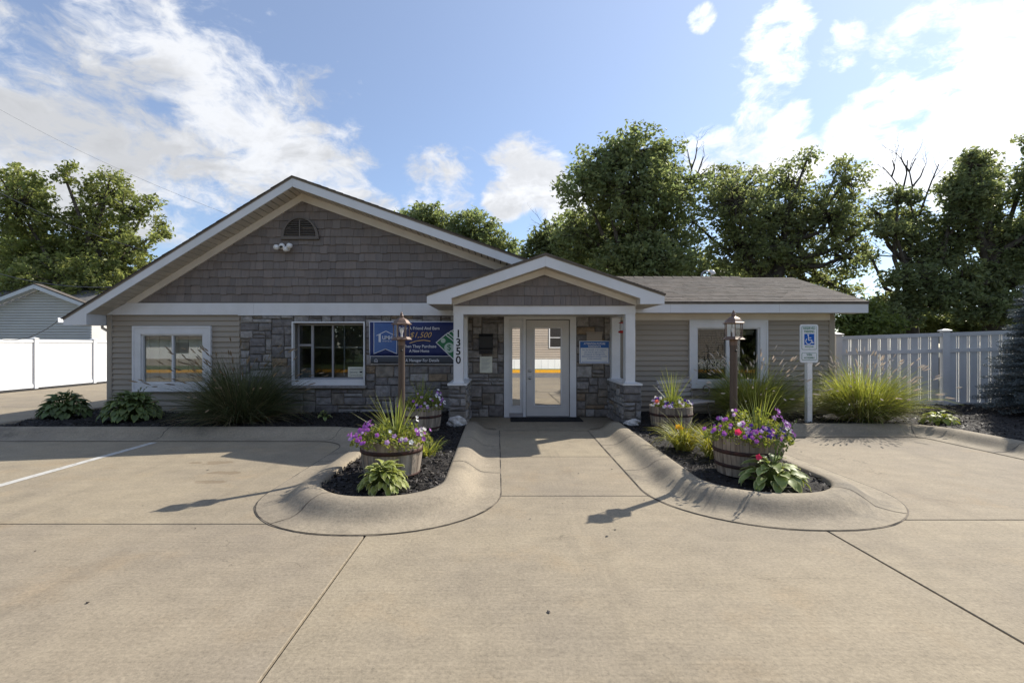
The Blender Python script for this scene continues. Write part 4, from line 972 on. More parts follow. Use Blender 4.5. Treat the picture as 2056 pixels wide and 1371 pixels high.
def hosta(label, loc, n, L, radius, height, m, mo, seed, group='hostas in the beds', stems=0, wr=.62):
    r = random.Random(seed); t = thing('hosta', label, 'plant', loc, group=group)
    ms = [leaf_mesh('leaf', L*s, L*s*wr, m, mo, .3, b) for s, b in ((1, .7), (.85, .5), (1.1, .9), (.7, .8))]
    for i in range(n):
        f = (i+.5)/n; az = i*2.39996+r.uniform(-.25, .25); rad = radius*math.sqrt(f)*.62; zz = height*(1-f*.75)*r.uniform(.8, 1.05)
        o = bpy.data.objects.new('leaf', r.choice(ms)); COL.objects.link(o); o.parent = t; o.location = (rad*math.cos(az), rad*math.sin(az), zz)
        pitch = .75-1.15*f+r.uniform(-.15, .15)
        o.rotation_euler = Matrix.Rotation(az-math.pi/2, 4, 'Z').to_3x3().__matmul__(Matrix.Rotation(pitch, 3, 'X') @ Matrix.Rotation(r.uniform(-.35, .35), 3, 'Y')).to_euler(); s = r.uniform(.8, 1.15); o.scale = (s, s, s)
    mb = MB()
    for i in range(n):
        f = (i+.5)/n; az = i*2.39996; rad = radius*math.sqrt(f)*.62; mb.tube([(0, 0, -.03), (rad*.5*math.cos(az), rad*.5*math.sin(az), height*(1-f*.75)*.6), (rad*math.cos(az), rad*math.sin(az), height*(1-f*.75))], .004, 4, cap=False)
    o = bpy.data.objects.new('leaf_stalks', mb.mesh('leaf_stalks', M_stem)); COL.objects.link(o); o.parent = t
    for k in range(stems):
        az = r.uniform(-.7, .9); h = r.uniform(.4, .62); le = r.uniform(.05, .45); mb = MB(); P = [(0, 0, .05)]+[(le*f*f*math.cos(az), le*f*f*math.sin(az)-.05*f, .05+h*f) for f in (.3, .6, .85, 1)]
        mb.tube(P, [.005, .004, .0035, .003, .002], 5)
        for q in range(9):
            f = .55+.05*q; c = Vector((le*f*f*math.cos(az), le*f*f*math.sin(az)-.05*f, .05+h*f)); mb.ball((c.x+r.uniform(-.018, .018), c.y+r.uniform(-.018, .018), c.z), .009, 5, 4, sz=(1, 1, 1.5))
        o = bpy.data.objects.new('flower_stem', mb.mesh('flower_stem', M_stem)); COL.objects.link(o); o.parent = t
    return t
hosta('bright green hosta spilling over the kerb nose before a barrel with purple flowers', (-1.16,4.86,.12), 135, .115, .29, .25, M_hosta, M_hostam, 1, wr=.46)
hosta('big cream edged hosta before the barrel with a pink flower', (2.70,4.98,.12), 52, .17, .38, .24, M_hostagrey, M_hostam, 2, stems=5, wr=.68)
hosta('dark green hosta at the building corner beside the drive', (-8.55,9.75,.10), 190, .165, .56, .46, M_hostad, None, 3, stems=6)
hosta('dark green hosta under the siding window', (-6.95,9.35,.10), 240, .17, .70, .52, M_hostad, M_hostagrey, 4, stems=8)
hosta('small yellow green hosta lying by the white fence', (7.85,8.95,.12), 46, .15, .36, .18, M_hosta, None, 5, wr=.5)
hosta('tiny variegated hosta seedling under the stone wall window', (-3.42,9.55,.11), 12, .11, .16, .14, M_hostagrey, M_hostam, 6)
def lily(label, loc, n, L, seed, m, flowers=0, group='strap leaved lilies in the beds'):
    rs = np.random.RandomState(seed); t = thing('lily_clump', label, 'plant', loc, group=group)
    V, F, tp, td = blades(rs, n, .12, L*rs.uniform(.55, 1.1, n), rs.uniform(.02, .7, n), rs.uniform(.7, 2.0, n), .016*rs.uniform(.6, 1.1, n), 5)
    local('blades', fast_mesh('blades', V, F, m), t)
    for k in range(flowers):
        o = bpy.data.objects.new('blossom', BLOS[YEL.name]); COL.objects.link(o); o.parent = t; a = rs.uniform(3.3, 5.6); o.location = (.17*math.cos(a), .17*math.sin(a), L*rs.uniform(.55, .8)); o.rotation_euler = (1.1, 0, rs.uniform(-.8, .8)); o.scale = (1.3,)*3
    return t
# petunia blossoms
def blossom_mesh(m, s=.027):
    V = [(0, 0, -.012)]; n = 15; F = []
    for i in range(n):
        a = 2*math.pi*i/n; rr_ = s*(1+.18*math.cos(5*a)); V.append((rr_*.45*math.cos(a), rr_*.45*math.sin(a), .001))
    for i in range(n):
        a = 2*math.pi*i/n; rr_ = s*(1+.18*math.cos(5*a)); V.append((rr_*math.cos(a), rr_*math.sin(a), .004+.004*math.cos(5*a)))
    for i in range(n):
        F.append([0, 1+i, 1+(i+1) % n]); F.append([1+i, 1+n+i, 1+n+(i+1) % n, 1+(i+1) % n])
    return fast_mesh('blossom', V, F, m, True)
BLOS = {m.name: blossom_mesh(m) for m in (PURPLE, LILAC, VIOLET, WHITEP, PINK, CORAL, YEL)}
lily('yellow green daylily clump with a yellow bloom before the bench barrel', (2.46,6.75,.11), 330, .56, 1, M_lily, 2)
lily('yellow green daylily clump touching the barrel with a pink flower', (2.68,6.25,.11), 320, .54, 2, M_lily)
lily('small dark green lily tuft behind the barrel nearest the walkway kerb', (-.98,6.35,.11), 130, .32, 3, M_grass)

def barrel(label, loc, Rt, h, seed, rz=0., hoops=((.70, .09), (.16, .08))):
    r = random.Random(seed); t = thing('barrel_planter', label, 'planter', loc, rz, 'half barrel planters'); n = 24; Rb = Rt*.88
    rad = lambda f: Rb+(Rt-Rb)*f+.012*math.sin(math.pi*f)
    mb = MB(); w = math.tan(math.pi/n); V = []; F = []; K = 4; th = .028
    for k in range(K+1):
        f = k/K; q = rad(f); V += [(q, -q*w+.0015, h*f), (q+.002, 0, h*f), (q, q*w-.0015, h*f), (q-th, (q-th)*w-.001, h*f), (q-th, -(q-th)*w+.001, h*f)]
    for k in range(K):
        for j in range(5): F.append([k*5+j, k*5+(j+1) % 5, k*5+5+(j+1) % 5, k*5+5+j])
    F += [[4, 3, 2, 1, 0], [K*5+j for j in range(5)]]
    me = fast_mesh('stave', V, F, M_wood)
    for i in range(n):
        o = bpy.data.objects.new('stave', me); COL.objects.link(o); o.parent = t; o.rotation_euler = (0, 0, 2*math.pi*i/n); s = 1+r.uniform(-.008, .008); o.scale = (s, s, 1+r.uniform(-.02, .02))
    for f, hw in hoops:
        mb = MB(); a, b = f-hw*.5, f+hw*.5; mb.lathe([(rad(a)+.004, h*a), (rad(a)+.009, h*a), (rad(b)+.009, h*b), (rad(b)+.004, h*b)], 48)
        o = bpy.data.objects.new('hoop', mb.mesh('hoop', M_hoop, True)); COL.objects.link(o); o.parent = t
        for q in (-.06, .06):
            mb = MB().ball(((rad(f)+.010)*math.cos(-1.1+q), (rad(f)+.010)*math.sin(-1.1+q), h*f), .009, 6, 4); o2 = bpy.data.objects.new('rivet', mb.mesh('rivet', M_hoop, True)); COL.objects.link(o2); o2.parent = o
    mb = MB(); ring = [((Rt-.03)*math.cos(2*math.pi*i/24), (Rt-.03)*math.sin(2*math.pi*i/24), h-.05) for i in range(24)]; mb.add(ring+[(0, 0, h-.02)], [(i, (i+1) % 24, 24) for i in range(24)])
    o = bpy.data.objects.new('soil', mb.mesh('soil', M_soil)); COL.objects.link(o); o.parent = t
    return t
def petunias(label, loc, Rt, hz, seed, pal, nb, lean=0., top=.22, sprawl=.08, leaves=1300):
    """bushy trailing bedding plants in a barrel: leaves, stems and single blossoms"""
    rs = np.random.RandomState(seed); r = random.Random(seed); t = thing('petunias', label, 'flowers', (loc[0], loc[1], loc[2]+hz), group='petunias in the barrels')
    n = leaves; a = rs.uniform(0, 6.283, n); q = np.sqrt(rs.random_sample(n)); rad = (Rt+sprawl)*q; bump = .75+.35*np.sin(3*a+seed)+.2*np.sin(7*a)
    z = top*(1-q**2.2)*bump*rs.uniform(.15, 1.0, n)+.01-(q > .93)*rs.uniform(0, .05, n)
    C = np.stack([rad*np.cos(a)+lean*z, rad*np.sin(a), z], 1); V, F = leafquads(rs, C, .020, .55, 1.0)
    local('foliage', fast_mesh('foliage', V, F, M_petleaf), t)
    V, F, tp, td = blades(rs, 90, Rt*.6, rs.uniform(.6, 1.1, 90)*(top+.08), rs.uniform(.1, 1.2, 90), rs.uniform(-.3, .8, 90), .006, 3)
    local('stems', fast_mesh('stems', V, F, M_stem), t)
    for i in range(nb):
        pe = r.choices(pal, [p_[1] for p_ in pal])[0]; m = pe[0]; sect = pe[2] if len(pe) > 2 else None
        az = r.uniform(*sect) if sect else r.uniform(-math.pi*1.03, .25) if r.random() < .8 else r.uniform(0, 6.28)
        q = r.uniform(.45, 1.0)**.7; rad = (Rt+sprawl+.03)*q; bmp = .75+.35*math.sin(3*az+seed)+.2*math.sin(7*az); zz = top*(1-q**2.2)*bmp*1.08+.04+r.uniform(-.01, .03)
        o = bpy.data.objects.new('blossom', BLOS[m.name]); COL.objects.link(o); o.parent = t; o.location = (rad*math.cos(az)+lean*zz, rad*math.sin(az), zz)
        nrm = Vector((math.cos(az)*q+r.uniform(-.4, .4), math.sin(az)*q-.45+r.uniform(-.4, .4), .55+r.uniform(-.2, .4))).normalized(); o.rotation_euler = nrm.to_track_quat('Z', 'Y').to_euler(); s = r.uniform(.55, 1.0); o.scale = (s, s, s)
    return t
def leafquads(rs, C, size, jitter=.4, flat=1.0):
    n = len(C); a = rs.normal(0, 1, (n, 3)); a[:, 2] *= flat; a /= np.linalg.norm(a, axis=1)[:, None]; b = rs.normal(0, 1, (n, 3)); b -= a*(a*b).sum(1)[:, None]; b /= np.linalg.norm(b, axis=1)[:, None]
    s = size*rs.uniform(1-jitter, 1+jitter, n)[:, None]
    c = np.cross(a, b)*s*.25
    V = np.stack([C-a*s, C+b*s*.55+c, C+a*s, C-b*s*.55+c], 1).reshape(-1, 3); F = np.arange(4*n).reshape(-1, 4); return V, F
def spike(label, loc, n, L, seed, spread=.75, width=.013):
    rs = np.random.RandomState(seed); t = thing('spike_plant', label, 'plant', loc, group='spike plants in the barrels'); tl = np.abs(rs.normal(0, .38, n))*spread/.6
    V, F, _, _ = blades(rs, n, .03, L*rs.uniform(.65, 1.05, n), np.clip(tl, 0, 1.2), rs.uniform(-.05, .25, n), width*rs.uniform(.7, 1.1, n), 5)
    local('blades', fast_mesh('blades', V, F, M_spike), t); return t
BZ = .105
b1 = (-1.22,5.50,BZ); b2 = (-1.36,8.35,BZ); b3 = (2.73,5.56,BZ); b4 = (2.84,8.40,BZ)
barrel('weathered half barrel at the bed nose in line with the banner and lamp post', b1, .335, .40, 1, hoops=((.70, .10), (.06, .07)))
barrel('half barrel half hidden behind a lamp post beside the numbered pier', b2, .335, .40, 2, hoops=((.62, .10), (.14, .08)))
barrel('dark two hooped half barrel behind the big cream edged hosta', b3, .355, .42, 3, hoops=((.62, .10), (.26, .09)))
barrel('half barrel beside the garden bench at the porch corner', b4, .345, .40, 4, hoops=((.66, .10), (.14, .08)))
petunias('purple petunias with a few white ones crowding the barrel before the banner', b1, .30, .37, 1, [(PURPLE, 7, (-3.7, -1.9)), (PURPLE, 6), (LILAC, 3), (WHITEP, 2, (-1.4, .3))], 74, -.1, .21, .14, 1700)
petunias('violet and white petunias in the barrel beside the numbered pier', b2, .29, .37, 2, [(PURPLE, 3), (LILAC, 3), (WHITEP, 5, (-1.4, .6)), (VIOLET, 1)], 46, .1, .32, .08)
petunias('purple, violet and white petunias with a pink bloom behind the big hosta', b3, .32, .39, 3, [(PURPLE, 9), (LILAC, 4), (WHITEP, 4), (VIOLET, 5, (-2.0, -1.0))], 92, 0, .30, .13, 1800)
petunias('white and violet petunias with a coral bloom beside the bench', b4, .30, .37, 4, [(WHITEP, 6), (LILAC, 2), (VIOLET, 3)], 44, 0, .18, .04)
def lone(m, loc, rot, s, label):
    o = inst(BLOS[m.name], 'geranium_bloom', None, loc, rot, s); return tag(o, label, 'flower')
lone(PINK, (2.44,5.16,.62), (1.1,0,-.3), 1.25, 'pink bloom at the rim of the two hooped barrel'); lone(PINK, (2.56,4.98,.40), (1.2,0,0), 1.15, 'pink bloom hanging low over the big hosta'); lone(CORAL, (2.53,8.16,.60), (1.1,0,-.4), 1.3, 'coral bloom at the rim of the bench barrel')
spike('tall spike plant rising from the barrel before the banner', (b1[0]+.05, b1[1], .50), 46, .56, 1, .95)
spike('thin spike plant in shade behind the brown lamp post', (b2[0], b2[1]+.05, .50), 22, .62, 2, .9)
spike('tall spike plant rising from the barrel behind the big hosta', (b3[0]+.10, b3[1]-.05, .52), 36, .58, 3, .75)
spike('spike plant rising from the barrel beside the bench', (b4[0]+.02, b4[1], .50), 38, .70, 4, .75)

# ================================================================== STREET FURNITURE
def lamp(label, x, y, seed):
    t = thing('lamp_post', label, 'lamp post', (x, y, .1), group='brown lamp posts in the beds')
    z0 = .10
    MB().lathe([(.041, z0-.05), (.041, 1.50), (.044, 1.50), (.044, 1.545)], 12, x, y).obj('post', M_bpost, t, False)
    MB().lathe([(.046, 1.52), (.046, 1.575), (.030, 1.58)], 12, x, y).obj('collar', M_bronze, t)
    MB().ball((x+.01, y-.043, 1.455), .014, 8, 6).obj('photocell', M_black, t, True)
    n = 6; ph = R(15)
    MB().lathe([(.0, 1.575), (.045, 1.578), (.120, 1.583), (.130, 1.589), (.116, 1.600), (.097, 1.62), (.0, 1.622)], n, x, y, phase=ph).obj('lantern_base', M_bronze, t)
    cg = MB()
    for i in range(n):
        a = 2*math.pi*i/n+ph; cg.tube([(x+.094*math.cos(a), y+.094*math.sin(a), 1.615), (x+.098*math.cos(a), y+.098*math.sin(a), 1.775)], .006, 5)
    cg.obj('cage', M_bronze, t)
    MB().lathe([(.092, 1.62), (.095, 1.772)], n, x, y, phase=ph).obj('lantern_glass', G_lamp, t)
    MB().lathe([(.0, 1.766), (.100, 1.768), (.124, 1.771), (.126, 1.779), (.106, 1.790), (.094, 1.806), (.078, 1.826), (.055, 1.843), (.034, 1.852), (.022, 1.862), (.0, 1.863)], n, x, y, phase=ph).obj('lantern_roof', M_bronze, t)
    MB().lathe([(.024, 1.855), (.020, 1.866), (.028, 1.874), (.026, 1.882), (.016, 1.890), (.017, 1.90), (.010, 1.915), (.003, 1.928)], 10, x, y).obj('finial', M_bronze, t, True)
    MB().lathe([(.012, 1.62), (.012, 1.66), (.022, 1.685), (.024, 1.705), (.012, 1.73), (.002, 1.735)], 10, x, y).obj('bulb', M_vinyl, t, True)
lamp('brown lamp post with a hexagonal lantern standing before the banner', -1.235, 6.09, 1)
lamp('brown lamp post with a hexagonal lantern standing before the wing window', 2.69, 5.80, 2)
# accessible parking sign
sx, sy = 5.57, 9.02
t = thing('parking_sign', 'white reserved parking sign with blue wheelchair symbol on a white post', 'sign', (sx, sy, .1))
MB().cbox(sx-.045, sx+.045, sy, sy+.09, .05, 1.86, .008).obj('post', M_vinyl, t); MB().add([(sx-.05,sy-.005,1.86),(sx+.05,sy-.005,1.86),(sx+.05,sy+.095,1.86),(sx-.05,sy+.095,1.86),(sx,sy+.045,1.90)], [(0,1,4),(1,2,4),(2,3,4),(3,0,4)]).obj('post_cap', M_vinyl, t)
def rrect(x0, x1, z0, z1, r_, n=5):
    P = []
    for cx, cz, a0 in ((x1-r_, z1-r_, 0), (x0+r_, z1-r_, 90), (x0+r_, z0+r_, 180), (x1-r_, z0+r_, 270)):
        for k in range(n+1): a = R(a0+90*k/n); P.append((cx+r_*math.cos(a), cz+r_*math.sin(a)))
    return P
SY = sy-.012; s0 = sx-.025
def sp(a, b): return a, b
MB().prism(rrect(s0-.165, s0+.165, 1.205, 1.895, .04), SY, SY+.011).obj('plate', M_swhite, t)
for z0, z1, nm in ((1.44, 1.865, 'upper'), (1.25, 1.385, 'lower')):
    MB().prism(rrect(s0-.135, s0+.135, z0, z1, .022), SY-.003, SY-.0005).obj('green_border', M_sgreen, t); MB().prism(rrect(s0-.129, s0+.129, z0+.006, z1-.006, .018), SY-.0045, SY-.0032).obj('panel', M_swhite, t)
text('RESERVED', .062, M_sgreen, t, (s0, SY-.006, 1.825), width=.215, bold=.0008); text('PARKING', .062, M_sgreen, t, (s0, SY-.006, 1.765), width=.18, bold=.0008)
MB().box(s0-.09, s0+.09, SY-.006, SY-.0048, 1.525, 1.725).obj('blue_square', M_hblue, t)
def arcs(cx, cz, r_, a0, a1, w, n=18):
    mb = MB(); A = [R(a0+(a1-a0)*i/n) for i in range(n+1)]
    for a, b in zip(A[:-1], A[1:]): mb.prism([(cx+(r_-w/2)*math.cos(a), cz+(r_-w/2)*math.sin(a)), (cx+(r_+w/2)*math.cos(a), cz+(r_+w/2)*math.sin(a)), (cx+(r_+w/2)*math.cos(b), cz+(r_+w/2)*math.sin(b)), (cx+(r_-w/2)*math.cos(b), cz+(r_-w/2)*math.sin(b))], SY-.0075, SY-.0062)
    return mb
wc = arcs(s0-.012, 1.592, .052, 125, 350, .014)
for (a, b, c, d) in ((-.020, 1.700, -.012, 1.612), (-.014, 1.655, .028, 1.652), (-.014, 1.612, .040, 1.612), (.040, 1.612, .058, 1.560), (.052, 1.560, .078, 1.568)):
    dv = Vector((c-a, d-b)).normalized(); nv = Vector((-dv.y, dv.x))*.007; e = dv*.006; wc.prism([(s0+a-e.x+nv.x, b-e.y+nv.y), (s0+a-e.x-nv.x, b-e.y-nv.y), (s0+c+e.x-nv.x, d+e.y-nv.y), (s0+c+e.x+nv.x, d+e.y+nv.y)], SY-.0076-.0004*abs(a)*30, SY-.0062)
wc.prism([(s0-.022+.014*math.cos(q), 1.704+.014*math.sin(q)) for q in [2*math.pi*i/12 for i in range(12)]], SY-.0082, SY-.0064)
wc.obj('wheelchair_symbol', M_swhite, t)
MB().box(s0-.07, s0+.07, SY-.006, SY-.0048, 1.488, 1.502).prism([(s0-.085,1.495),(s0-.06,1.508),(s0-.06,1.482)], SY-.006, SY-.0048).prism([(s0+.085,1.495),(s0+.06,1.508),(s0+.06,1.482)], SY-.006, SY-.0048).obj('double_arrow', M_sgreen, t)
text('VAN', .052, M_sgreen, t, (s0, SY-.006, 1.347), width=.10, bold=.0008); text('ACCESSIBLE', .042, M_sgreen, t, (s0, SY-.006, 1.292), width=.19, bold=.0006)
for zz in (1.85, 1.462, 1.372, 1.263): MB().ball((s0, SY-.005, zz), .006, 6, 4).obj('bolt', M_alum, t)
# scroll bench
t = thing('garden_bench', 'small scroll armed metal garden bench with worn wooden slats under the wing window', 'bench', (3.45,9.35,.1), R(33))
def loc_obj(mb, name, m, par, smooth=False): o = bpy.data.objects.new(name, mb.mesh(name, m, smooth)); COL.objects.link(o); o.parent = par; return o
M_iron = mat('bench_iron', (.10, .085, .07), (.19, .17, .15), vscale=12, rough=.6); M_slat = mat('bench_slat', (.36, .34, .33), (.25, .22, .20), vscale=10, rough=.8, stretch=(.3, 1, 1), rnd=.15)
for xx in (-.46, .46):
    fr_ = MB().tube([(xx, .28, .72), (xx, .22, .36), (xx, .20, .28), (xx, .25, 0)], .016, 8); loc_obj(fr_, 'back_leg', M_iron, t, True)
    loc_obj(MB().tube([(xx, .2, .34), (xx, -.05, .34), (xx, -.24, .345), (xx, -.28, .325)], .018, 8), 'seat_rail', M_iron, t, True)
    loc_obj(MB().tube([(xx, -.16, .34), (xx, -.13, .25), (xx, -.17, .12), (xx, -.21, 0)], .014, 8), 'front_leg', M_iron, t, True)
    P = [(xx, .25, .55), (xx, .12, .56), (xx, .0, .55), (xx, -.10, .50)]+[(xx, -.10-.0-.075*math.sin(q)*(1-.03*q), .575-.075*math.cos(q)) for q in [R(k*30) for k in range(0, 10)]]
    loc_obj(MB().tube(P, .011, 8), 'scroll_arm', M_iron, t, True)
    loc_obj(MB().tube([(xx, .20, .36), (xx, .10, .40), (xx, .0, .47), (xx, -.10, .50)], .008, 6), 'arm_brace', M_iron, t, True)
for k, yy in enumerate((.17, .09, .01, -.07, -.15, -.235)): loc_obj(MB().cbox(-.50, .50, yy-.032, yy+.032, .352, .374, .01), 'seat_slat', M_slat, t)
for k in range(4):
    z = .44+k*.085; y = .235+.045*(z-.4)/.36; loc_obj(MB().prismX([(y-.02, z), (y+.0, z), (y+.012, z+.062), (y-.008, z+.062)], -.50, .50), 'back_slat', M_slat, t)

# ================================================================== FENCES
# white shadow-slit fence behind the bed
t = thing('vinyl_fence', 'grey shaded white picket fence with bright slits beside the spruce', 'fence', (9.6,11.6,.1))
A = Vector((8.12,12.05)); B = Vector((13.4,10.75)); D = (B-A); LEN = D.length; D.normalize(); ang = math.atan2(D.y, D.x)
def fpt(u, v=0.): n = Vector((D.y, -D.x)); return (A.x+D.x*u+n.x*v, A.y+D.y*u+n.y*v)
def fbox(u0, u1, v0, v1, za0, za1, zb0, zb1, name, m, par):
    # v grows towards the camera; the rail follows a slight rise from a to b
    P = [fpt(u0, v1), fpt(u1, v1), fpt(u1, v0), fpt(u0, v0)]; V = [(*P[0], za0), (*P[1], zb0), (*P[2], zb0), (*P[3], za0), (*P[0], za1), (*P[1], zb1), (*P[2], zb1), (*P[3], za1)]
    return MB().add(V, [(0,3,2,1),(4,5,6,7),(0,1,5,4),(1,2,6,5),(2,3,7,6),(3,0,4,7)]).obj(name, m, par)
ftop = lambda u: 1.735+.035*u
zb_ = .17
posts = [0, 2.18, 4.36, 6.54, 8.72]
for u in posts:
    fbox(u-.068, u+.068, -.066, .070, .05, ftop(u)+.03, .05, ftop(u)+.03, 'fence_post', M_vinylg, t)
    c = fpt(u); mb = MB(); zc = ftop(u)+.03
    V = []
    for (du, dv) in ((-.098,.10),(.098,.10),(.098,-.096),(-.098,-.096)): V.append((*fpt(u+du, dv), zc))
    V += [(a, b, zc+.022) for a, b, _ in V[:4]]+[(*fpt(u), zc+.06)]
    mb.add(V, [(0,3,2,1),(0,1,5,4),(1,2,6,5),(2,3,7,6),(3,0,4,7),(4,5,8),(5,6,8),(6,7,8),(7,4,8)]).obj('post_cap', M_vinylg, t)
for ua, ub in zip(posts[:-1], posts[1:]):
    a, b = ua+.07, ub-.07
    for off, h_ in ((-.09, .09), (-.46, .085), (None, .10)):
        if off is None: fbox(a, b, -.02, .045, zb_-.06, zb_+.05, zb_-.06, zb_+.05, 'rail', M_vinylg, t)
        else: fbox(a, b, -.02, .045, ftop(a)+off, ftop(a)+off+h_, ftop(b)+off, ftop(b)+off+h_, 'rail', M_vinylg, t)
    n = 10; st = (b-a)/n
    for i in range(n):
        u0 = a+i*st+.002; u1 = u0+st-.062
        if i: u0 -= .0
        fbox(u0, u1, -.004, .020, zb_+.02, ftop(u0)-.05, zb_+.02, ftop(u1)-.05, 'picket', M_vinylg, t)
        if i < n-1:
            fbox(u1-.001, u1+.063, -.019, -.013, zb_+.05, ftop(u1)-.09, zb_+.05, ftop(u1)-.09, 'slit_strip', M_slit, t)
            fbox(u1+.020, u1+.042, -.012, .016, zb_+.05, ftop(u1)-.09, zb_+.05, ftop(u1)-.09, 'slit_rib', M_vinylg, t)
# sunlit privacy fence along the drive
t = thing('privacy_fence', 'bright sunlit white board fence along the drive beyond the building corner', 'fence', (-16.3,18,0))
FX = -16.35; ys = [9.9, 12.4, 14.9, 17.4, 19.9, 22.4, 24.9]
for i, y in enumerate(ys):
    MB().box(FX-.06, FX+.075, y-.064, y+.064, 0, 1.74).obj('fence_post', M_vinyl, t)
    MB().add([(FX-.085,y-.09,1.74),(FX+.095,y-.09,1.74),(FX+.095,y+.09,1.74),(FX-.085,y+.09,1.74),(FX-.085,y-.09,1.76),(FX+.095,y-.09,1.76),(FX+.095,y+.09,1.76),(FX-.085,y+.09,1.76),(FX,y,1.80)], [(0,3,2,1),(0,1,5,4),(1,2,6,5),(2,3,7,6),(3,0,4,7),(4,5,8),(5,6,8),(6,7,8),(7,4,8)]).obj('post_cap', M_vinyl, t)
    if i < len(ys)-1:
        a, b = y+.064, ys[i+1]-.064
        for z0, z1 in ((1.62, 1.72), (.04, .16)): MB().box(FX-.03, FX+.045, a, b, z0, z1).obj('rail', M_vinyl, t)
        n = 14; st = (b-a)/n
        if y >= 14:
            for k in range(n): MB().box(FX-.012, FX+.018+.0012*(k % 2), a+k*st+.0003, a+(k+1)*st-.0003, .10, 1.66).obj('board', M_vinylb, t)
mb = MB(); rs = random.Random(2)
mb.add([(FX-.5,9,.012),(FX+.55,9,.012),(FX+.5,30,.012),(FX-.5,30,.012)], [(0,1,2,3)])
tag(mb.obj('fence_mulch', M_mulch), 'strip of dark mulch at the foot of the board fence', 'mulch', kind='stuff')

# ================================================================== NEIGHBOURS
t = thing('neighbour_garage', 'small white sided neighbour building with a low gable behind the board fence', 'building', (-20.3,24,0))
NX0, NX1, NY, NAX = -24.6, -18.15, 22.0, -20.35; NAZ = 4.16; NM = .38
nz = lambda x: NAZ-NM*abs(x-NAX)
MB().prism([(NX0,0),(NX1,0),(NX1,nz(NX1)-.2),(NAX,NAZ-.2),(NX0,nz(NX0)-.2)], NY+.03, 22.5).obj('wall', M_nsid, t)
mb = MB(); z = .2
while z < NAZ-.25:
    poly = [(NX0,z+.004),(NX1,z+.004),(NX1,z+.118),(NX0,z+.118)]; poly = clip_poly(poly, -NM, 1, NAZ-.21-NM*NAX); poly = clip_poly(poly, NM, 1, NAZ-.21+NM*NAX)
    if len(poly) >= 3:
        z0_ = z; mb.prism(poly, lambda p, z0_=z0_: NY+.03-.075+.073*(p[1]-z0_)/.118, NY+.031)
    z += .12
oo = mb.obj('siding_boards', M_nsid, t); oo['kind'] = 'stuff'
for sg, xe in ((-1, NX0-.4), (1, NX1+.35)):
    MB().prism([(NAX,NAZ),(xe,nz(xe)),(xe,nz(xe)+.05),(NAX,NAZ+.05)], NY-.4, 22.0).obj('roof', M_roof, t); MB().prism([(NAX+.002*sg,NAZ-.005),(xe,nz(xe)-.005),(xe,nz(xe)-.17),(NAX+.002*sg,NAZ-.17)], NY-.39, NY-.36).obj('rake_fascia', M_fas, t); MB().prism([(NAX+.002*sg,NAZ-.17),(xe,nz(xe)-.17),(xe,nz(xe)-.15),(NAX+.002*sg,NAZ-.15)], NY-.358, NY).obj('soffit', M_white, t)
MB().box(-36,NX1-.6,22.5,29,0,2.9).obj('rear_wall', M_nsid, t); MB().prismX([(22.2,2.9),(25.7,4.35),(29.2,2.9)], -36.3, NX1-.9).obj('rear_roof', M_asph, t)
MB().cbox(NX1-.08, NX1+.01, NY-.01, NY+.2, 0, nz(NX1)-.19).obj('corner_post', M_nsid, t)
# far house to the side, seen under the eave
t = thing('far_shed', 'dark roofed shed glimpsed under the eave above the board fence', 'shed', (-18.6,30,0))
MB().box(-20.5,-15.5,30.5,36,0,2.3).obj('wall', M_nsid, t); MB().prism([(-21,2.2),(-15,2.2),(-18,3.5)], 30.1, 36.4).obj('roof', M_asph, t)
# yellow kerb and mobile home across the road, mirrored in the door glass
struct('far_kerb', MB().prismX([(-6.95,-.04),(-6.6,-.04),(-6.62,.13),(-6.70,.15),(-6.95,.15)], -45, 45), M_yellow)
struct('lawn', MB().add([(-60,-60,.10),(60,-60,.10),(60,-6.95,.12),(-60,-6.95,.12)], [(0,1,2,3)]), mat('lawn_grass', (.05, .085, .02), (.085, .11, .03), vscale=3, rough=.95, bump=.5, bscale=80))
t = thing('mobile_home', 'tan sided mobile home with white skirting reflected in the door glass', 'building', (4,-10,.1))
HX0, HX1, HY = -4.5, 14.0, -8.6
hw = MB().box(HX0, HX1, HY-4.5, HY-.03, .1, 3.3).obj('wall', M_homesid, t)
z = .72
while z < 3.2:
    MB().prismX([(HY-.032, z), (HY+.012, z), (HY-.026, z+.135), (HY-.032, z+.135)], HX0, HX1).obj('board', M_homesid, hw); z += .137
MB().box(HX0-.05, HX1+.05, HY-.02, HY+.03, .12, .69).obj('skirting', M_vinyl, t)
for i in range(46): MB().box(HX0+i*.4, HX0+i*.4+.02, HY+.0305, HY+.04, .13, .66).obj('skirting_rib', M_white, t)
for x in (-2.2, 2.75, 6.4, 10.2):
    wn = frame(MB(), x, x+1.0, 1.35, 2.6, .06, HY-.03, HY+.04).obj('window', M_white, t); MB().box(x+.06, x+.94, HY-.02, HY+.018, 1.41, 2.54).obj('pane', M_dark, wn); MB().box(x+.06, x+.94, HY-.01, HY+.03, 1.95, 1.99).obj('mullion', M_white, wn)
MB().prismX([(HY+.35,3.28),(HY+.35,3.36),(HY-2.3,4.1),(HY-4.9,3.36),(HY-4.9,3.28)], HX0-.3, HX1+.3).obj('roof', M_roof, t)

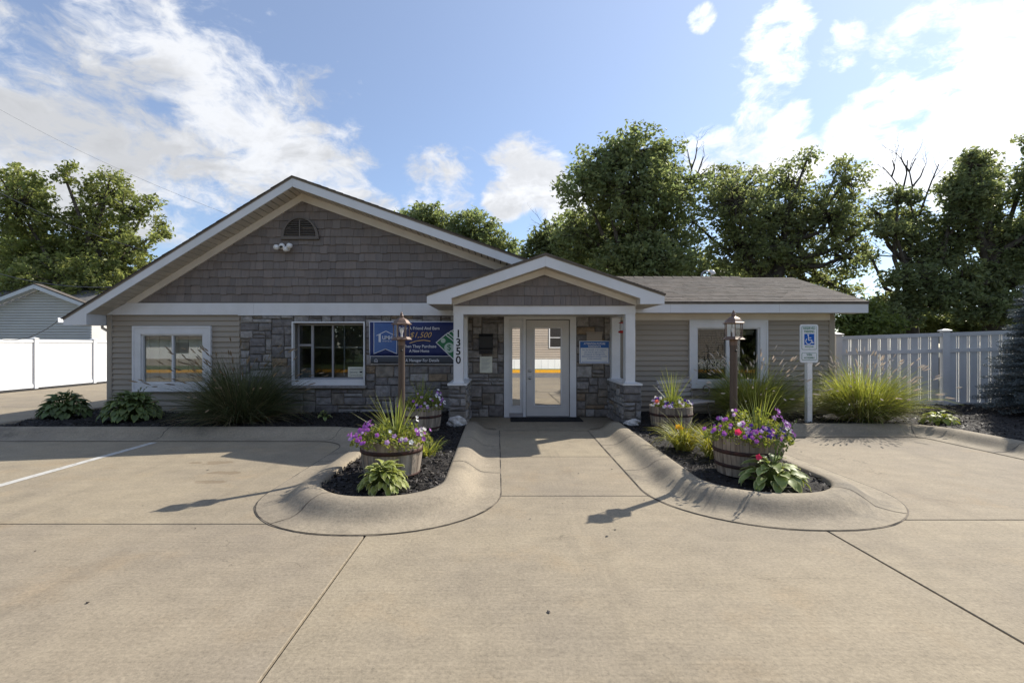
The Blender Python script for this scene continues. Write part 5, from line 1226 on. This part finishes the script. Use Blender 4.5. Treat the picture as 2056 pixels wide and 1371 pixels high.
t = thing('mobile_home', 'white mobile home mirrored in the siding window beside trees', 'building', (-27,-13,.1))
MB().box(-31,-19.5,-17,-13,.1,1.9).obj('wall', M_vinyl, t); MB().box(-31.05,-19.45,-13,-12.97,.12,.6).obj('skirting', M_homesid, t)
for x in (-29.5,-26.5,-22.5): MB().box(x,x+1.1,-13,-12.96,1.0,1.7).obj('window', M_dark, t)
MB().prismX([(-12.6,1.88),(-12.6,1.95),(-15,2.7),(-17.4,1.95),(-17.4,1.88)], -31.3,-19.2).obj('roof', M_roof, t)

# ================================================================== TREES
def leaf_material(name, c1, c2, tr=.42, tc_=(1.04, 1.1, .82)): return mat(name, c1, c2, vscale=.5, isl=.35, rough=.45, trans=tr, tcol=tc_, spec=.4)
L_maple = leaf_material('maple_leaf', (.225, .25, .085), (.30, .315, .115), .58)
L_oak = leaf_material('oak_leaf', (.215, .25, .115), (.29, .315, .15), .6)
L_ash = leaf_material('ash_leaf', (.225, .25, .115), (.30, .315, .15), .6)
L_dark = leaf_material('dusky_leaf', (.20, .23, .11), (.27, .29, .14), .58)
L_bush = leaf_material('bush_leaf', (.12, .16, .04), (.17, .20, .055), .45)
def P3(px, py, Y): return ((px-1009)/1000*Y, Y, 1.52+(693-py)/1000*Y)
def tree(label, name, base, lobes, tr, nleaf, size, lm, seed, group, clump=.85, per=55, bare=(), flat=.7, trunk_to=.55, dense=1.0, depth=.6):
    """lobes: (x, y, z, rx, rz); crown clumps fill the lobes, limbs run from the trunk through each lobe"""
    rs = np.random.RandomState(seed); t = thing(name, label, 'tree', base, group=group); bx, by, bz = base
    wood = MB(); zt = max(l[2] for l in lobes); xm = np.mean([l[0] for l in lobes]); fork = bz+(zt-bz)*trunk_to*.5
    mid = Vector((bx+(xm-bx)*.25, by, fork)); top = Vector((xm, by, bz+(zt-bz)*trunk_to*1.25))
    wood.tube([(bx, by, bz-.1), (bx+.02, by, bz+.5), tuple(mid), tuple((mid+top)/2+Vector((.2, 0, 0))), tuple(top)], [tr*1.35, tr, tr*.8, tr*.55, tr*.22], 10)
    cents = []; rads = []
    tot = sum(l[3]*l[3]*l[4] for l in lobes)
    for lx, ly, lz, rx, rz in lobes:
        c = Vector((lx, ly, lz)); f = rs.uniform(.2, .9); st = mid.lerp(top, f) if lz > fork else Vector((bx, by, min(fork, lz)*.8+.1)); kk = (st+c)/2+Vector((rs.normal(0, .3), rs.normal(0, .3), -.12*(c-st).length))
        wood.tube([tuple(st), tuple(kk), tuple(c)], [tr*.34, tr*.24, tr*.12], 6, cap=False)
        k = max(8, int(nleaf/per*(rx*rx*rz)/tot))
        d = rs.normal(0, 1, (k, 3)); d /= np.linalg.norm(d, axis=1)[:, None]; q = rs.random_sample(k)**.38
        pts = np.array([lx, ly, lz])+d*q[:, None]*np.array([rx, rx*depth, rz])
        cents.append(pts); rads.append(np.full(k, clump)*rs.uniform(.6, 1.25, k))
        for p_ in pts[::2]:
            e = Vector(p_); m_ = c.lerp(e, .5)+Vector((rs.normal(0, .15), rs.normal(0, .15), rs.normal(0, .15)-.08)); wood.tube([tuple(c), tuple(m_), tuple(e)], [tr*.10, tr*.06, .012], 4, cap=False)
    def twig(p_, d, ln, rad, lev):
        q = [p_]
        for k_ in range(3):
            d = (d+Vector((rs.normal(0, .16), rs.normal(0, .16), rs.normal(.05, .12)))).normalized(); q.append(q[-1]+d*ln/3)
        wood.tube([tuple(x) for x in q], [rad, rad*.8, rad*.62, rad*.45], 4, cap=False)
        if lev:
            for k_ in range(3): twig(q[1+k_ % 3], (d+Vector((rs.normal(0, .6), rs.normal(0, .4), rs.normal(.1, .4)))).normalized(), ln*rs.uniform(.5, .75), rad*.55, lev-1)
    for path in bare:
        twig(Vector(path[-2]), (Vector(path[-1])-Vector(path[-2])).normalized(), .9, .018, 2)
        n_ = len(path); wood.tube(path, [.040*(1-i/n_)+.010 for i in range(n_)], 5, cap=False)
    C = np.concatenate(cents); Rr = np.concatenate(rads); k = len(C)
    reps = rs.poisson(per*dense*.80, k); idx = np.repeat(np.arange(k), reps); n = len(idx)
    d = rs.normal(0, 1, (n, 3)); d /= np.linalg.norm(d, axis=1)[:, None]; q = rs.random_sample(n)**.45; d[:, 2] *= flat
    V, F = leafquads(rs, C[idx]+d*(q*Rr[idx])[:, None], size, .62, .7)
    wo = bpy.data.objects.new('trunk', wood.mesh('trunk', M_bark, True)); link(wo, t); cr = bpy.data.objects.new('crown', fast_mesh('crown', V, F, lm)); link(cr, t); return t
def px_lobes(L, Y, dy=1.2, seed=0):
    r = random.Random(seed); out = []
    for px, py, r1, r2 in L:
        x, _, z = P3(px, py, Y); out.append((x, Y+r.uniform(-dy, dy), z, r1*Y/1000, r2*Y/1000))
    return out
GT = 'trees behind the office'
tree('feathery yellow green maple behind the white neighbour building', 'maple_tree', (-24.2,28,0), px_lobes([(70,420,75,80),(20,380,50,45),(190,390,60,60),(150,360,32,30),(250,420,52,45),(225,360,26,26),(290,400,24,20),(150,490,105,75),(290,500,42,32),(328,492,30,14),(305,440,26,14),(335,470,16,8),(50,520,90,70),(190,580,130,60),(265,565,70,55),(40,600,90,60),(310,550,45,40)], 28, 1.4, 1), .42, 56000, .10, L_maple, 11, GT, .46, 30)
tree('round topped oak peeping over the main roof slope', 'oak_tree', (-5.6,33,0), px_lobes([(850,435,58,34),(830,470,60,50),(800,480,40,40)], 33, 1.2, 2), .35, 13000, .115, L_oak, 12, GT, .55, 38)
tree('oak with a notched top between main roof and porch peak', 'oak_tree', (-1.9,34,0), px_lobes([(945,470,62,44),(985,490,50,40),(925,500,70,50),(1010,510,40,30),(960,440,22,20)], 34, 1.2, 3), .35, 15000, .115, L_oak, 13, GT, .55, 38)
tree('tall dense oak with domed crown rising behind the porch', 'oak_tree', (7.6,27,0), px_lobes([(1265,315,72,52),(1200,350,60,52),(1330,330,48,45),(1170,400,62,52),(1260,400,95,70),(1350,400,55,60),(1220,470,110,70),(1330,480,90,70),(1165,330,34,28),(1290,530,110,55),(1165,460,45,45),(1385,370,28,30)], 27, 1.5, 4), .45, 52000, .10, L_oak, 14, GT, .50, 32, [[P3(1370,400,26.5),P3(1385,370,26.5),P3(1388,340,26.5),P3(1380,300,26.5)],[P3(1385,370,26.5),P3(1402,345,26.5),P3(1412,315,26.5)],[P3(1388,340,26.5),P3(1396,318,26.5),P3(1400,296,26.5)],[P3(1355,375,26.5),P3(1395,362,26.5),P3(1420,340,26.5)]])
tree('dusky low tree with twiggy edge beside the porch peak', 'small_tree', (3.4,30,0), px_lobes([(1120,470,45,40),(1100,510,50,40),(1145,520,55,45),(1060,530,40,26)], 30, 1.0, 5), .22, 10000, .13, L_dark, 15, GT, .6, 42, [[P3(1110,480,29.5),P3(1098,462,29.5),P3(1092,445,29.5)],[P3(1105,470,29.5),P3(1090,458,29.5)]])
tree('wide leaning ash tree over the wing roof', 'ash_tree', (13.8,29,0), px_lobes([(1500,375,75,55),(1600,360,65,48),(1620,320,36,24),(1680,370,52,42),(1450,420,70,60),(1560,440,100,70),(1660,440,85,65),(1710,430,42,45),(1480,500,90,60),(1590,520,100,60),(1680,520,60,50),(1700,560,48,35),(1440,350,36,30),(1730,500,26,30),(1690,330,22,18),(1400,440,40,50),(1740,450,24,26),(1715,590,36,26)], 29, 1.6, 6), .45, 46000, .10, L_ash, 16, GT, .46, 28, dense=.85)
tree('sparse tree with bare dead top branches at the fence corner', 'oak_tree', (20.6,25,0), px_lobes([(1790,400,44,22),(1770,470,46,22),(1840,440,50,30),(1800,560,66,24),(1870,510,60,30),(1780,610,58,24),(1850,600,66,34),(1830,480,44,26),(1900,440,46,30),(1760,430,30,16),(1880,390,36,26),(1770,640,50,24),(1745,520,30,10)], 25, 1.2, 7), .40, 26000, .09, L_dark, 17, GT, .38, 28,
     [[P3(1845,480,24.8),P3(1828,410,24.8),P3(1812,385,24.8),P3(1790,355,24.8),P3(1772,335,24.8)],[P3(1828,410,24.8),P3(1832,375,24.8),P3(1826,345,24.8),P3(1838,318,24.8)],[P3(1832,375,24.8),P3(1848,355,24.8),P3(1856,335,24.8)],[P3(1826,345,24.8),P3(1815,330,24.8),P3(1808,316,24.8)],[P3(1812,385,24.8),P3(1820,350,24.8),P3(1822,322,24.8)],[P3(1790,355,24.8),P3(1796,338,24.8),P3(1792,322,24.8)],[P3(1850,420,24.8),P3(1870,365,24.8),P3(1885,330,24.8)],[P3(1840,470,24.8),P3(1800,450,24.8),P3(1770,432,24.8),P3(1752,425,24.8)],[P3(1830,520,24.8),P3(1795,515,24.8),P3(1745,512,24.8)]], dense=.85)
tree('tall dark oak above the shaded picket fence', 'oak_tree', (24.2,24.5,0), px_lobes([(1935,345,40,30),(2015,330,52,36),(1915,400,56,40),(1990,400,64,40),(1905,345,26,20),(2050,300,40,24),(1965,370,40,26),(2070,380,70,60),(1940,470,62,48),(2030,480,70,50),(1920,560,62,45),(2010,570,70,48),(1960,625,80,34),(2100,500,70,80),(1905,330,20,18)], 24.5, 1.3, 8), .48, 46000, .09, L_dark, 18, GT, .42, 28)
tree('light green bushy tree just beyond the wing eave', 'shrub', (15.3,22,0), px_lobes([(1700,640,36,24),(1740,630,34,26),(1725,655,50,26),(1790,655,40,22)], 22, .6, 9), .12, 7000, .085, L_bush, 19, GT, .45, 45)
tree('dark hedge like tree behind the middle of the picket fence', 'shrub', (23.5,27,0), px_lobes([(1830,650,60,32),(1900,645,60,36),(1970,650,70,34),(2050,640,70,40)], 27, .8, 10), .2, 12000, .12, L_dark, 20, GT, .6, 45)
tree('dark tree filling the gap behind the porch and wing ridge', 'shrub', (10.5,33,0), px_lobes([(1180,545,70,36),(1290,560,80,36),(1400,550,80,40),(1500,560,80,40),(1600,580,70,36)], 33, 1, 11), .25, 13000, .15, L_dark, 21, GT, .75, 45)
tree('leafy street tree mirrored in the siding window', 'maple_tree', (-9.0,-13,.1), [(-9,-13,5,2.4,2.0),(-11,-14,4.5,2.2,1.8),(-7.5,-14,6.2,2.0,1.8)], .25, 9000, .14, L_ash, 22, 'trees across the road', .7, 45)
for i, (x, y, lab) in enumerate(((-15.0,-17,'broad tree across the road mirrored in the deep stone wall window'),(-22.5,-15,'tree across the road mirrored at the edge of the siding window'),(-3.0,-21,'tree standing behind the mobile home roof across the road'),(19.0,-15,'tree across the road mirrored in the wing window'))):
    tree(lab, 'maple_tree', (x,y,.1), [(x,y,4.6,3.2,2.6),(x-2.6,y-.5,1.9,2.8,1.8),(x+2.6,y-.4,1.9,2.8,1.8),(x,y-1,2.0,2.6,1.8),(x+.4,y,7.2,2.4,2.2)], .3, 9000, .22, L_ash, 40+i, 'trees across the road', 1.0, 45)
for i, (x, y, h_, lab) in enumerate(((31,23,9,'spreading oak past the spruce beyond the picket fence'),(38,30,11,'farthest oak beyond the picket fence end'),(-34,34,10,'maple far behind the long neighbour roof'))):
    tree(lab, 'oak_tree', (x,y,0), [(x,y,h_*.75,3.2,2.4),(x-2.4,y,h_*.5,2.8,2.2),(x+2.4,y,h_*.5,2.8,2.2),(x,y-.5,h_*.3,3.0,1.8)], .35, 12000, .13, L_dark, 60+i, GT, .7, 40)
# blue spruce
def spruce(label, loc, h, rb, seed):
    rs = np.random.RandomState(seed); t = thing('blue_spruce', label, 'tree', loc); wood = MB().tube([(0, 0, 0), (0, 0, h*.97)], [.07, .01], 8); C = []; Dv = []
    z = .12
    while z < h:
        f = z/h; rad = rb*(1-f)**.85+.06; k = int(6+9*(1-f)); a0 = rs.uniform(0, 6.28)
        for i in range(k):
            a = a0+2*math.pi*i/k+rs.normal(0, .1); L = rad*rs.uniform(.78, 1.1); rise = .25+.3*f
            z1 = z+rs.normal(0, .05); P = [(0, 0, z1)]
            for q in (.5, 1.): P.append((L*q*math.cos(a), L*q*math.sin(a), z1+L*q*(rise-.28*q)))
            wood.tube(P, [.014, .009, .004], 4, cap=False); tip = np.array(P[2]); m_ = np.array(P[1]); b0 = np.array(P[0]); d = tip-b0; d /= np.linalg.norm(d); s = np.array([-d[1], d[0], 0]); s /= np.linalg.norm(s)
            for q in np.arange(.22, 1.04, .065):
                c = (b0*(1-2*q)+m_*2*q) if q < .5 else (m_*(2-2*q)+tip*(2*q-1)); wid = .55*L*(1.05-q)*.6+.03
                for sg in (-1, 1):
                    e = c+s*sg*wid+d*wid*.8+np.array([0, 0, .02]); nn_ = max(3, int(np.linalg.norm(e-c)/.03))
                    for w_ in np.linspace(0, 1, nn_): C.append(c+(e-c)*w_); Dv.append((e-c)/max(1e-6, np.linalg.norm(e-c)))
                C.append(c); Dv.append(d)
        z += .060+.02*f
    C = np.array(C); Dv = np.array(Dv); n0 = len(C); rep = 3; C = np.repeat(C, rep, 0); Dv = np.repeat(Dv, rep, 0); n = len(C)
    o = rs.normal(0, 1, (n, 3)); o -= Dv*(o*Dv).sum(1)[:, None]*.9; o /= np.linalg.norm(o, axis=1)[:, None]; nd = o*.75+Dv*.65; L = rs.uniform(.03, .055, n)[:, None]; s = np.cross(nd, rs.normal(0, 1, (n, 3))); s /= np.linalg.norm(s, axis=1)[:, None]; C = C+rs.normal(0, .008, C.shape)
    V = np.stack([C-s*.006, C+s*.006, C+nd*L], 1).reshape(-1, 3); F = np.arange(3*n).reshape(-1, 3)
    local('trunk', wood.mesh('trunk', M_bark, True), t)
    local('needles', fast_mesh('needles', V, F, mat('blue_needles', (.10, .128, .132), (.15, .178, .185), vscale=3, isl=.3, rough=.6, trans=.15)), t); return t, n
sp_t, sp_n = spruce('young blue spruce at the end of the picket fence', (10.75,9.75,.15), 3.2, 1.05, 5)

# ================================================================== CABLES
def cable(label, pts, r_=.012):
    P = [Vector(p) for p in pts]; out = []
    n = 24
    for i in range(n+1):
        f = i/n; p_ = P[0].lerp(P[1], f); p_.z -= 4*f*(1-f)*.35; out.append(tuple(p_))
    tag(MB().tube(out, r_, 5).obj('overhead_cable', mat('cable_grey', (.10, .10, .105), rough=.6), None, True), label, 'cable')
cable('thin overhead cable crossing the big cloud to the gable roof', [P3(-120,150,22), P3(475,437,17)], .004)
cable('overhead cable crossing the upper crown of the yellow green maple', [P3(-60,352,24), P3(300,505,21)], .012)
cable('overhead cable crossing the lower crown of the yellow green maple', [P3(-60,530,21), P3(255,575,19)], .016)
cable('dark service cable running from the eave corner across the white neighbour building', [P3(-40,664,13), P3(122,640,11)], .008)
# skirting kerb lawn edge and end of script
print('stones', ns_, 'shingles', cnt, 'spruce needles', sp_n)
